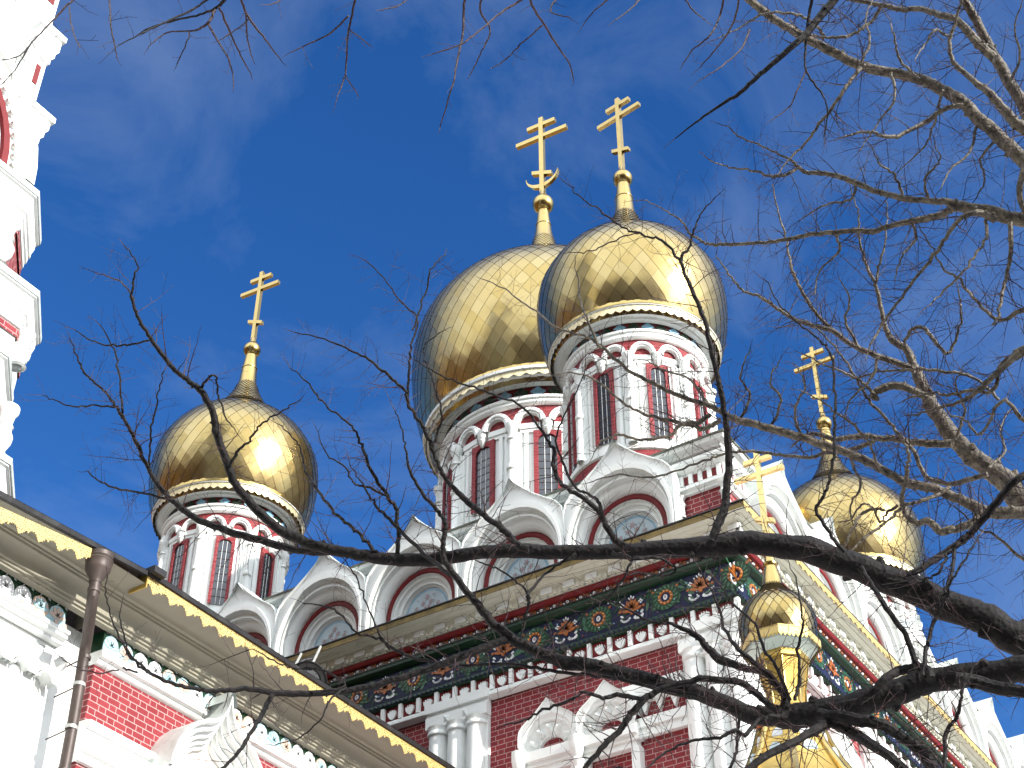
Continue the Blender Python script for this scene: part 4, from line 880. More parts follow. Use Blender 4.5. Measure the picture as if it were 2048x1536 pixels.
# ------------------------------------------------------------------ trees
TW = {}
def spl(pts, n=5):
    """smooth curve through (px, py, width, depth) points"""
    out_ = []
    for i in range(len(pts)-1):
        p0 = pts[max(i-1, 0)]; p1 = pts[i]; p2 = pts[i+1]; p3 = pts[min(i+2, len(pts)-1)]
        for k in range(n):
            t = k/n; out_.append(tuple(.5*((2*p1[c])+(-p0[c]+p2[c])*t+(2*p0[c]-5*p1[c]+4*p2[c]-p3[c])*t*t+(-p0[c]+3*p1[c]-3*p2[c]+p3[c])*t**3) for c in range(4)))
    out_.append(tuple(pts[-1])); return out_
class Tree:
    def __init__(s, name, loc, label, bk, seed, dens, tsc=1.):
        s.root = empty(name, loc, label, 'tree', None); s.bk = bk; s.rn = random.Random(seed); s.tw = MB(); s.dens = dens; s.n = 0; s.tsc = tsc
    def limb(s, pts, d0, d1, name='branch', tw=1., wob=.10, n=None, tip=True):
        """pts: (px, py, width px); depth runs d0 -> d1 along the branch, with its own wander in depth"""
        N = len(pts); L_ = [0.]
        for i in range(1, N): L_.append(L_[-1]+math.hypot(pts[i][0]-pts[i-1][0], pts[i][1]-pts[i-1][1]))
        ph = s.rn.uniform(0, 6); q = []
        for i, p in enumerate(pts):
            t = L_[i]/max(1, L_[-1]); q.append((p[0], p[1], p[2], d0+(d1-d0)*t+wob*math.sin(ph+t*5)*(t*(1-t)*4)))
        S_ = spl(q, 6); P = []; Rr = []
        for j, (a, b, w_, D) in enumerate(S_):
            v = pp(a, b, D); r = max(.0014, w_*.5*D/FPX); zz = (.0045 if r < .014 else .0025)*min(1, max(.25, (D-6)/4))
            jn = Vector((noise.noise(v*9), noise.noise(v*9+Vector((7, 0, 0))), noise.noise(v*9+Vector((0, 7, 0)))))
            P.append(v+jn*r*.20+(Vector((s.rn.gauss(0, 1), s.rn.gauss(0, 1), s.rn.gauss(0, 1)))*zz*(1 if 0 < j < len(S_)-1 else 0))); Rr.append(r*1.04*(1+.09*noise.noise(v*13+Vector((3, 3, 3)))))
        nn = n or (14 if Rr[0] > .05 else 9 if Rr[0] > .015 else 6)
        m = MB(); m.tube(P, Rr, s.bk if Rr[0] > .006 else BARKT, nn)
        for j in range(2, len(P)-1):                       # knots and buds
            if Rr[j] > .006 and s.rn.random() < .22:
                a = Vector((s.rn.gauss(0, 1), s.rn.gauss(0, 1), s.rn.gauss(0, 1))); t = (P[j+1]-P[j-1]).normalized(); a -= a.dot(t)*t; a.normalize()
                m.tube([P[j]+a*Rr[j]*.5, P[j]+a*Rr[j]*1.05, P[j]+a*Rr[j]*1.3+t*Rr[j]*.2], [Rr[j]*.55, Rr[j]*.38, Rr[j]*.16], s.bk, 6)
        m.build(name, s.root)
        if tw > 0: s.twigs(P, Rr, tw)
        return P
    def twig(s, p, d, L_, r, depth):
        rn = s.rn; seg = max(3, int(L_/.045)); step = L_/seg; P = [p]; Rr = [r]; d = d.normalized(); c = p.copy()
        zig = Vector((rn.gauss(0, 1), rn.gauss(0, 1), rn.gauss(0, 1))); zig.normalize()
        for i in range(seg):
            d = (d+zig*(.17 if i % 2 else -.17)*rn.uniform(.4, 1.3)+Vector((rn.gauss(0, .10), rn.gauss(0, .10), rn.gauss(0, .10)))).normalized()
            c = c+d*step; P.append(c.copy()); Rr.append(max(.00085, r*(1-.72*(i+1)/seg)))
        s.tw.tube(P, Rr, BARKT if r < .006 else s.bk, 4 if r > .003 else 3, True, False); s.n += 1
        if depth > 0:
            k = int(L_/.085*s.rn.uniform(.6, 1.2))
            for i in range(k):
                j = rn.randint(1, seg-1); t = (P[j+1]-P[j-1]).normalized(); a = Vector((rn.gauss(0, 1), rn.gauss(0, 1), rn.gauss(0, 1))); a -= a.dot(t)*t; a.normalize()
                s.twig(P[j], t*rn.uniform(.4, 1.)+a*rn.uniform(.6, 1.), L_*rn.uniform(.22, .5), max(.0010, Rr[j]*.72), depth-1)
    def twigs(s, P, Rr, tw):
        rn = s.rn
        for j in range(1, len(P)-1):
            ds = (P[j]-P[j-1]).length; lam = ds*s.dens*tw; k = int(lam)+(1 if rn.random() < lam-int(lam) else 0)
            for _ in range(k):
                t = (P[j+1]-P[j-1]).normalized(); a = Vector((rn.gauss(0, 1), rn.gauss(0, 1), rn.gauss(.15, 1))); a -= a.dot(t)*t; a.normalize()
                r = min(.0042, max(.0014, Rr[j]*.30)); L_ = rn.uniform(.12, .46)*(.7+min(.8, r/.004*.5))*s.tsc
                s.twig(P[j], t*rn.uniform(.1, .9)+a, L_, r, 2 if L_ > .26 else 1)
        s.twig(P[-1], P[-1]-P[-2], rn.uniform(.1, .25)*s.tsc, Rr[-1], 1)
    def finish(s):
        if s.tw.v:
            o = s.tw.build('twigs', s.root); o['kind'] = 'stuff'
    def trunk(s, top, base, r0, r1):
        A_ = Vector(base); B_ = Vector(top); P = [A_.lerp(B_, t)+Vector((math.sin(t*4)*.10, math.cos(t*3.1)*.08-.08, 0)) for t in [i/10 for i in range(11)]]; P[-1] = B_
        m = MB(); m.tube(P, [r0*(1.5-.5*min(1, i/1.5)) if i < 2 else r0+(r1-r0)*i/10 for i in range(11)], s.bk, 16); m.build('trunk', s.root)
# big dark-barked tree: two heavy limbs across the lower half
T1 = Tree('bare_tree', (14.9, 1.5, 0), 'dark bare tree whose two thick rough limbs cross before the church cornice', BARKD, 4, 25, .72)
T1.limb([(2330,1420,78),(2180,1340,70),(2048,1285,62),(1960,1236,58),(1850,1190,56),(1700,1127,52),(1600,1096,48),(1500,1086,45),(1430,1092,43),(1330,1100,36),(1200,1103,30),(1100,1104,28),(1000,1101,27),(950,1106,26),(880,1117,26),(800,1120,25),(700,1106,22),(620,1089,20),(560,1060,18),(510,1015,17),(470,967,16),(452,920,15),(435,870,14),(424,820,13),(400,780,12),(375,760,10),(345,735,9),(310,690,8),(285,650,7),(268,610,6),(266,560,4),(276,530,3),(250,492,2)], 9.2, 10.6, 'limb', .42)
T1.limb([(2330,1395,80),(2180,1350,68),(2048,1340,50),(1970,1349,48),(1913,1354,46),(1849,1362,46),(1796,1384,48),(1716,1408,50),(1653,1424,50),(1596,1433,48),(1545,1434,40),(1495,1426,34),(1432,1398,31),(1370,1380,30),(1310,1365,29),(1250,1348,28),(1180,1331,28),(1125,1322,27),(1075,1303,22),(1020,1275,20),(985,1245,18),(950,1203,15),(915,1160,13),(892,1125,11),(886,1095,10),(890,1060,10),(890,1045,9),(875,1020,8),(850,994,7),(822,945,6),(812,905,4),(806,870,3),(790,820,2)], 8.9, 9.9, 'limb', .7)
T1.limb([(720,1108,17),(660,1103,16),(590,1100,15),(520,1081,15),(450,1060,14),(390,1035,13),(345,1002,11),(310,960,9),(285,910,8),(262,862,7),(237,822,6),(215,790,5),(190,765,4),(165,740,4),(152,710,3),(140,680,2)], 10.2, 10.9, 'branch', .8)
T1.limb([(1012,1280,17),(985,1288,16),(940,1306,15),(880,1330,14),(800,1356,13),(720,1376,13),(640,1386,12),(560,1387,12),(500,1379,10),(440,1382,9),(400,1380,8),(345,1366,7),(300,1346,6),(270,1322,5),(248,1292,4),(224,1240,3),(212,1190,2.5),(214,1150,2)], 9.5, 9.0, 'branch', .45)
T1.limb([(545,1390,10),(525,1425,9),(500,1470,8),(472,1510,7),(430,1550,6)], 9.3, 8.8, 'branch', .4)
T1.limb([(300,1346,5),(262,1310,4),(245,1262,3),(240,1225,2)], 9.05, 8.8, 'branch', .4)
T1.limb([(238,1340,3),(190,1345,3),(150,1335,2.6),(118,1312,2)], 9.0, 8.7, 'branch', .3)
T1.limb([(245,1335,4),(275,1346,4)], 9.0, 9.0, 'branch', 0)
T1.limb([(640,1384,5),(690,1370,4),(640,1340,4),(585,1335,3),(540,1318,3),(505,1300,2),(440,1322,1.6)], 9.2, 9.4, 'branch', .4)
T1.limb([(690,1376,5),(660,1400,4),(640,1440,3),(600,1475,2.6),(545,1490,2)], 9.2, 9.0, 'branch', .4)
T1.limb([(1430,1398,7),(1340,1382,7),(1250,1362,7),(1180,1350,7),(1100,1342,7),(1018,1328,6.5),(918,1332,6),(852,1322,6),(802,1305,6),(759,1278,5),(715,1265,4),(667,1219,4),(606,1206,2)], 9.2, 10., 'branch', .7)
T1.limb([(780,1300,4),(757,1265,4),(735,1215,3.4),(715,1160,3),(690,1120,2)], 9.9, 10.1, 'branch', .4)
# uprights on the upper limb
T1.limb([(1060,1100,15),(1034,1089,14),(1011,1064,13),(975,1035,12),(938,1006,12),(905,973,10),(881,940,9),(862,890,8),(845,850,8),(820,815,7),(808,780,6),(780,755,6),(745,725,5),(700,700,4),(650,680,3),(590,665,2)], 9.6, 10.4, 'branch', .9)
T1.limb([(862,895,6),(878,860,5),(882,820,4.5),(868,770,4),(850,720,3),(850,690,2.5),(880,665,2)], 10, 10.4, 'branch', .6)
T1.limb([(815,800,5),(818,740,5),(822,690,4),(835,640,3.6),(800,600,3),(770,560,2.4),(735,525,2)], 10.2, 10.7, 'branch', .9)
T1.limb([(825,660,4),(850,590,3.4),(862,540,3),(890,510,2)], 10.5, 10.9, 'branch', .7)
T1.limb([(1242,1090,16),(1225,1072,13),(1206,1040,12),(1190,1015,10),(1150,985,9),(1120,965,9),(1107,930,9),(1108,900,7),(1095,880,6),(1070,845,5),(1040,810,4.5),(985,790,4),(930,770,4),(880,750,3),(830,720,2)], 9.4, 9.9, 'branch', .9)
T1.limb([(1206,1040,8),(1200,1010,7),(1180,990,6),(1150,975,5),(1128,930,5),(1112,880,4),(1130,830,3.6),(1150,790,3),(1170,740,2)], 9.4, 9.0, 'branch', .7)
T1.limb([(1422,1088,19),(1428,1070,18),(1445,1025,17),(1455,964,15),(1457,903,14),(1451,841,12),(1440,775,11),(1425,712,10),(1412,651,9),(1385,581,8),(1362,524,7),(1378,493,5),(1388,460,4),(1400,430,3),(1430,395,2)], 9.2, 9.9, 'branch', 1.)
T1.limb([(1366,530,6),(1330,486,5),(1290,470,4),(1245,455,4),(1200,420,3),(1160,395,2.6),(1140,372,2)], 9.8, 10.2, 'branch', .9)
T1.limb([(1280,465,3),(1230,480,3),(1190,500,2.6),(1150,505,2)], 10, 10.2, 'branch', .6)
T1.limb([(1690,1104,9),(1660,1066,8),(1632,1022,7),(1645,995,7),(1656,970,6),(1668,903,6),(1671,841,6),(1670,790,5),(1662,713,5),(1641,683,4),(1598,646,3.6),(1560,610,3),(1530,560,2)], 9.1, 9.8, 'branch', 1.)
T1.limb([(795,1108,9),(796,1060,8),(790,1015,8),(775,993,7),(755,960,7),(730,913,6),(715,870,5),(690,840,4),(650,810,3.6),(620,770,3),(580,735,2)], 10, 10.5, 'branch', .9)
T1.limb([(775,993,5),(740,975,4.6),(710,968,4),(690,935,3.6),(660,915,3),(640,880,2)], 10, 10.3, 'branch', .6)
T1.limb([(755,1105,7),(730,1080,7),(700,1050,6.6),(670,1025,6),(640,985,5.5),(615,950,5),(603,905,4),(590,880,3),(560,850,2)], 10, 10.7, 'branch', .7)
T1.limb([(900,1150,9),(850,1110,8),(800,1060,7),(760,1020,6),(735,985,4),(720,960,3),(700,930,2)], 9.7, 10.2, 'branch', .6)
T1.limb([(455,945,8),(470,910,6),(500,880,5),(520,850,4),(560,825,3),(600,800,2)], 10.3, 9.9, 'branch', .7)
T1.limb([(400,780,6),(418,755,5),(432,752,4),(437,785,4),(448,830,3.5),(470,860,2)], 10.4, 10.2, 'branch', .4)
T1.limb([(268,602,3),(250,570,3),(225,556,2.6),(190,545,2)], 10.6, 10.9, 'branch', .8)
T1.limb([(300,680,4),(255,690,4),(215,690,3.4),(180,680,2.6),(150,660,2)], 10.6, 10.8, 'branch', .8)
T1.limb([(230,815,4),(190,812,3.6),(140,812,3),(100,795,2),(84,790,1.6)], 10.7, 11, 'branch', .6)
T1.limb([(245,838,5),(242,790,4),(238,740,4),(225,690,3),(200,650,2)], 10.7, 11, 'branch', .9)
T1.limb([(345,1000,5),(280,985,4.5),(225,975,4),(190,955,3),(175,942,2)], 10.6, 10.9, 'branch', .9)
T1.limb([(300,930,4),(300,870,4),(310,820,3.4),(320,770,2.6),(330,740,2)], 10.6, 10.3, 'branch', .8)
# lower-right tangle
T1.limb([(1720,1135,12),(1742,1169,10),(1773,1216,10),(1811,1270,11),(1830,1325,11)], 9.1, 8.95, 'branch', .8)
T1.limb([(1846,1352,10),(1852,1300,9),(1856,1286,8),(1865,1251,7),(1887,1207,6),(1905,1160,5),(1935,1110,4),(1960,1070,3)], 8.9, 9.3, 'branch', .9)
T1.limb([(1862,1358,20),(1849,1336,18),(1805,1340,18),(1773,1356,16),(1745,1384,15),(1720,1402,14)], 8.9, 8.95, 'branch', .5)
T1.limb([(2180,1400,30),(2048,1383,24),(2001,1378,25),(1954,1364,26),(1910,1356,24)], 8.8, 8.9, 'branch', .6)
T1.limb([(1690,1425,20),(1653,1447,20),(1602,1476,16),(1526,1516,14),(1470,1560,13)], 8.9, 8.4, 'branch', 1.2)
T1.limb([(1660,1440,22),(1685,1455,22),(1732,1482,20),(1780,1513,18),(1830,1560,17)], 8.9, 8.5, 'branch', 1.2)
T1.limb([(1640,1430,26),(1700,1437,24),(1764,1450,22),(1811,1479,22),(1859,1523,24),(1880,1580,24)], 8.9, 8.6, 'branch', 1.)
T1.limb([(1890,1560,9),(1890,1475,9),(1905,1445,8),(1919,1422,7),(1925,1380,5),(1950,1330,3)], 8.5, 8.8, 'branch', 1.)
T1.limb([(1563,1432,24),(1571,1395,16),(1545,1360,14),(1526,1343,13),(1480,1334,14),(1442,1320,17),(1425,1305,16),(1414,1295,14),(1395,1274,12),(1358,1254,8),(1330,1246,6),(1290,1240,5),(1250,1215,4),(1215,1200,3)], 8.9, 9.3, 'branch', 1.3)
T1.limb([(1560,1425,18),(1535,1408,14),(1510,1385,14),(1479,1364,13),(1442,1361,13),(1405,1357,13),(1377,1364,12),(1330,1374,12),(1304,1389,12),(1289,1398,13),(1256,1436,13),(1237,1464,12),(1209,1490,11),(1165,1545,9)], 8.9, 8.7, 'branch', 1.2)
T1.limb([(1290,1398,9),(1240,1390,9),(1205,1395,8),(1170,1385,7),(1130,1405,6),(1085,1420,5),(1050,1440,4),(1010,1450,3)], 8.8, 9.0, 'branch', 1.)
T1.limb([(1571,1392,12),(1542,1352,10),(1500,1318,9),(1470,1290,8),(1447,1254,6),(1440,1220,5),(1420,1180,4),(1400,1140,3)], 8.9, 9.2, 'branch', 1.2)
T1.limb([(1580,1400,8),(1555,1340,7),(1530,1300,6),(1510,1250,5),(1470,1210,4),(1440,1170,3)], 8.8, 8.6, 'branch', 1.2)
T1.limb([(1590,1400,8),(1600,1350,7),(1595,1300,6),(1605,1250,5),(1600,1200,4),(1590,1150,3)], 8.8, 9., 'branch', .8)
T1.limb([(1560,1430,10),(1520,1440,9),(1490,1470,8),(1470,1460,8),(1440,1475,7),(1390,1480,6),(1340,1500,5),(1300,1530,4)], 8.7, 8.4, 'branch', 1.2)
T1.limb([(1480,1425,7),(1475,1470,6),(1470,1510,6),(1450,1560,5)], 8.8, 8.6, 'branch', 1.1)
T1.limb([(1225,1105,8),(1270,1118,9),(1315,1115,7),(1350,1135,5),(1330,1150,4),(1250,1145,3)], 9.3, 9.1, 'branch', .7)
T1.limb([(1270,1110,5),(1245,1160,5),(1215,1195,4.4),(1180,1215,4),(1140,1240,4),(1080,1300,3)], 9.3, 9.2, 'branch', .8)
T1.limb([(1060,1205,5),(1055,1190,6),(1090,1150,5),(1130,1120,5)], 9.3, 9.35, 'branch', .5)
T1.limb([(1040,1280,4),(1050,1240,4.5),(1056,1190,5),(1030,1160,4),(1000,1140,3.6),(960,1125,3)], 9.4, 9.5, 'branch', .6)
T1.limb([(1790,1150,8),(1816,1148,10),(1849,1133,13),(1895,1102,13),(1926,1080,13),(1960,1045,13),(1987,1013,13),(2021,970,14),(2048,952,14),(2150,900,18)], 9.4, 9.9, 'branch', .8)
T1.limb([(1895,1104,6),(1880,1140,5),(1850,1160,4),(1830,1170,3)], 9.4, 9.3, 'branch', .6)
T1.limb([(1908,1098,8),(1905,1140,7),(1890,1180,6),(1878,1215,5),(1862,1260,4),(1850,1310,3)], 9.4, 9.1, 'branch', .7)
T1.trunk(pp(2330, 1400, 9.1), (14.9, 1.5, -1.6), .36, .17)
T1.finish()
# pale smooth-barked tree filling the upper right
T2 = Tree('bare_tree', (14.2, -1.9, 0), 'grey smooth-barked bare tree spreading pale branches over the upper right sky', BARKP, 9, 22, .85)
T2.limb([(2300,1330,70),(2160,1120,56),(2048,1007,46),(2033,992,44),(2009,961,42),(1978,936,38),(1941,909,35),(1911,878,32),(1880,835,30),(1855,795,26),(1838,753,22),(1825,729,17),(1812,698,15),(1786,682,13),(1776,665,11),(1766,637,9),(1760,606,8),(1751,569,7),(1736,540,6),(1724,502,5),(1717,453,4),(1715,420,3),(1702,379,2)], 12.2, 13.4, 'limb', .9)
T2.limb([(1830,740,14),(1794,726,13),(1757,713,12),(1720,698,11),(1690,680,10),(1665,661,10),(1619,649,9),(1592,640,8),(1555,618,7),(1521,594,6),(1494,585,5),(1466,560,4),(1448,535,3),(1432,510,2)], 12.8, 13.4, 'branch', 1.1)
T2.limb([(1662,658,8),(1635,630,7),(1610,594,7),(1592,557,6),(1582,532,5),(1576,496,4.6),(1567,459,4),(1552,410,3),(1546,367,2)], 13, 13.6, 'branch', .9)
T2.limb([(1751,569,5),(1757,535,5),(1768,500,4),(1772,470,3.4),(1775,430,2.6),(1773,395,2)], 13, 13.3, 'branch', .9)
T2.limb([(1808,690,6),(1822,660,7),(1845,655,8),(1862,672,8),(1885,700,7),(1898,705,6),(1915,670,5),(1922,620,4),(1918,590,3)], 12.7, 12.4, 'branch', .9)
T2.limb([(1860,800,12),(1843,788,14),(1800,772,16),(1770,775,16),(1745,790,12),(1755,798,8),(1735,775,6),(1700,750,5),(1650,730,4),(1610,710,3)], 12.6, 12.3, 'branch', .8)
T2.limb([(1905,888,16),(1855,886,15),(1812,883,14),(1785,876,13),(1757,877,12),(1733,872,12),(1696,875,11),(1671,878,10),(1630,868,9),(1604,874,8)], 12.5, 12.7, 'branch', .9)
T2.limb([(1750,880,9),(1715,895,9),(1690,903,9),(1665,904,9),(1650,906,8),(1619,915,7),(1558,909,6),(1506,903,6),(1466,906,5),(1426,915,5),(1378,932,4.6),(1307,953,4),(1237,950,3),(1180,965,2)], 12.5, 12.2, 'branch', .9)
T2.limb([(2250,1050,34),(2120,1030,26),(2048,1025,24),(1987,1025,23),(1957,1016,22),(1911,995,19),(1865,976,18),(1819,967,18),(1788,952,16),(1742,927,16),(1696,906,16),(1650,890,16),(1604,875,16),(1543,857,16),(1481,841,15),(1451,829,13),(1420,812,11),(1360,792,9),(1307,767,8),(1255,739,7),(1202,693,6.4),(1167,672,5),(1114,655,4),(1061,616,3.4),(1009,577,2.6),(970,560,2)], 11.9, 12.4, 'limb', 1.)
T2.limb([(1205,697,6),(1193,686,5.5),(1177,644,5),(1163,610,4),(1158,567,3),(1150,530,2)], 12.3, 12.7, 'branch', .7)
T2.limb([(1420,828,10),(1385,850,9),(1330,838,7),(1280,825,6),(1240,800,5),(1190,760,4),(1140,745,3),(1080,760,2)], 12.2, 11.8, 'branch', 1.)
T2.limb([(1442,838,9),(1425,850,10),(1400,858,10),(1385,845,9),(1360,850,8),(1340,870,7),(1290,880,6),(1240,870,5),(1200,885,4)], 12.1, 11.9, 'branch', .8)
T2.limb([(1960,1018,16),(1950,1044,16),(1917,1056,16),(1883,1063,15),(1871,1054,14),(1855,1042,13),(1831,1046,12),(1809,1022,10),(1803,998,9),(1812,964,8),(1816,930,7),(1816,903,6),(1805,880,3)], 11.9, 11.7, 'branch', .5)
T2.limb([(1975,948,10),(1911,967,10),(1880,964,9),(1852,952,9),(1828,903,8),(1803,875,7),(1766,832,6),(1733,795,5.6),(1720,770,5),(1690,720,4),(1650,672,3),(1610,640,2)], 12.2, 12.7, 'branch', 1.)
T2.limb([(1788,950,6),(1760,940,6),(1740,890,5),(1720,860,5),(1680,830,4),(1640,800,3),(1600,780,2)], 12.1, 11.7, 'branch', .8)
T2.limb([(1900,975,7),(1850,1000,7),(1810,1010,7),(1790,1030,6),(1765,1050,6),(1730,1075,5),(1710,1095,4)], 11.9, 11.5, 'branch', .8)
T2.limb([(1770,1020,5),(1745,1018,6),(1720,1030,6),(1705,1060,5),(1690,1090,4)], 11.7, 11.5, 'branch', .9)
T2.limb([(1795,1010,6),(1775,1025,6),(1760,1045,5),(1745,1015,4),(1720,1012,4),(1700,1040,3)], 11.8, 11.6, 'branch', .9)
# upper-right pale limbs
T2.limb([(2330,560,52),(2180,430,38),(2048,321,28),(1997,273,26),(1955,235,24),(1928,207,23),(1886,180,21),(1838,159,20),(1782,145,19),(1720,131,18),(1672,107,17),(1623,83,17),(1575,55,15),(1534,28,15),(1499,0,14),(1440,-50,12)], 11.5, 13, 'limb', .8)
T2.limb([(2200,500,36),(2120,380,28),(2052,221,24),(2038,197,23),(2017,162,21),(1997,128,20),(1973,83,18),(1952,41,16),(1928,0,15),(1900,-60,13)], 12, 12.8, 'limb', .7)
T2.limb([(1990,118,18),(1962,93,17),(1941,69,16),(1914,41,14),(1876,28,12),(1834,17,10),(1807,19,10),(1762,10,9),(1686,-6,8),(1640,-30,6)], 12.4, 13.2, 'branch', .8)
T2.limb([(2160,350,30),(2048,256,22),(2028,242,20),(2004,214,18),(1976,183,14),(1948,162,11),(1917,135,9),(1902,114,8),(1900,76,7),(1910,48,5.6),(1921,10,4),(1925,-20,3)], 11.6, 12.2, 'branch', .9)
T2.limb([(1762,12,7),(1745,40,7),(1720,60,6.6),(1690,73,6),(1650,74,5),(1615,70,4)], 12.9, 12.6, 'branch', .6)
T2.limb([(1646,80,6),(1640,60,6),(1610,35,5.4),(1560,25,5),(1520,30,4),(1490,50,3),(1440,75,2)], 12.8, 12.4, 'branch', .8)
T2.limb([(1930,212,11),(1905,213,10),(1880,222,9),(1855,242,9),(1815,262,8),(1790,274,8),(1760,270,7),(1737,263,6),(1700,270,4),(1670,280,2)], 11.9, 11.5, 'branch', .9)
T2.limb([(2230,470,40),(2120,450,30),(2048,440,26),(2020,438,26),(1990,427,26),(1955,418,23),(1914,413,21),(1893,403,14),(1858,402,12),(1807,396,12),(1755,384,11),(1713,366,11),(1679,353,10),(1644,347,9),(1613,344,8),(1589,328,6),(1578,318,4.6),(1534,297,3.6),(1478,273,3),(1454,252,2)], 11.8, 12.6, 'limb', .9)
T2.limb([(1925,414,15),(1907,416,14),(1879,429,14),(1824,442,12),(1775,453,11),(1745,464,11),(1713,461,10),(1668,465,10),(1617,470,9),(1565,480,8),(1520,486,7),(1461,489,7),(1426,490,6),(1400,480,5),(1378,463,4.4),(1360,440,3.6),(1330,420,2.6),(1290,400,2)], 12.1, 12.7, 'branch', .9)
T2.limb([(1595,336,6),(1570,350,6),(1540,352,5.4),(1500,340,4.4),(1460,335,3.4),(1420,320,2.4)], 12.6, 12.4, 'branch', .9)
T2.limb([(1990,440,14),(1955,425,12),(1925,435,9),(1905,455,8),(1880,495,7),(1860,520,7),(1825,565,6),(1800,600,5.4),(1770,640,5),(1740,690,4)], 11.7, 11.3, 'branch', .8)
T2.limb([(2020,445,10),(2022,480,9),(2020,520,8),(2008,570,7),(2003,600,6),(1998,630,5),(1985,650,4)], 11.8, 11.4, 'branch', .7)
T2.limb([(1988,425,7),(1970,440,6),(1975,470,6),(1950,510,5),(1925,545,4.4),(1890,580,4),(1860,610,3)], 11.7, 11.2, 'branch', .8)
T2.limb([(2120,680,26),(2048,702,20),(2030,712,18),(1998,738,9),(1993,770,8),(1975,785,7),(1940,780,7),(1900,790,6),(1860,786,5),(1820,795,4)], 12, 12.4, 'branch', .9)
T2.limb([(2040,705,12),(1995,745,11),(1960,778,10),(1930,800,8),(1880,815,6),(1830,830,4)], 12, 12.2, 'branch', .9)
T2.limb([(1998,800,6),(1950,756,6),(1900,745,6),(1850,738,5.6),(1800,740,5),(1750,745,4),(1700,760,3)], 12.3, 12.6, 'branch', .7)
T2.limb([(2048,330,12),(2040,390,11),(2060,450,9)], 11.6, 11.7, 'branch', .5)
T2.limb([(2100,640,14),(2048,620,10),(2000,640,7),(1950,600,6),(1920,560,5),(1890,540,4),(1860,490,3),(1830,440,2)], 11.9, 12.2, 'branch', 1.1)
T2.limb([(2120,860,14),(2048,840,9),(2010,800,7),(1985,830,6),(1960,870,5),(1930,840,4),(1900,830,3)], 11.7, 11.9, 'branch', 1.2)
T2.limb([(2150,1180,14),(2048,1120,7),(1990,1070,5),(1960,1060,4),(1930,1030,3),(1900,1010,2)], 11.7, 12, 'branch', .8)
for a in ((1838,159,1800,120,1790,75,1780,40), (1720,131,1740,80,1730,40,1745,0), (1886,180,1870,240,1850,290,1800,340), (1955,235,1940,300,1900,340,1880,380), (1782,145,1790,200,1760,240,1720,300), (1900,76,1870,60,1850,90,1830,120), (2017,162,2040,120,2030,60,2045,0), (1997,273,1960,320,1970,360,1950,400), (1807,396,1790,350,1760,330,1740,290), (1858,402,1850,360,1880,320,1870,290), (1713,366,1700,400,1650,410,1600,440), (1824,442,1830,480,1800,520,1790,560), (1668,465,1680,500,1640,540,1630,590), (1720,698,1690,640,1700,600,1680,560), (1757,713,1740,760,1700,800,1690,840), (1911,878,1930,820,1910,770,1930,730), (1978,936,2010,900,2000,860,2020,820), (1481,841,1500,790,1480,750,1500,700), (1543,857,1560,800,1540,760,1560,720), (1419,815,1380,760,1330,740,1290,720), (1604,875,1590,820,1610,770,1590,730), (1696,906,1720,970,1700,1010,1710,1060)):
    T2.limb([(a[0],a[1],6),(a[2],a[3],5),(a[4],a[5],3.6),(a[6],a[7],2)], 12.3, T2.rn.uniform(11.5, 13), 'branch', 1.)
T2.limb([(1728,130,8),(1720,138,8),(1699,166,7),(1672,204,6.4),(1644,242,6),(1617,277,5),(1582,315,4),(1554,349,2)], 12.2, 11.8, 'branch', .8)
T2.trunk(pp(2300, 1330, 12.2), (14.2, -1.9, -1.6), .30, .16)
T2.finish()
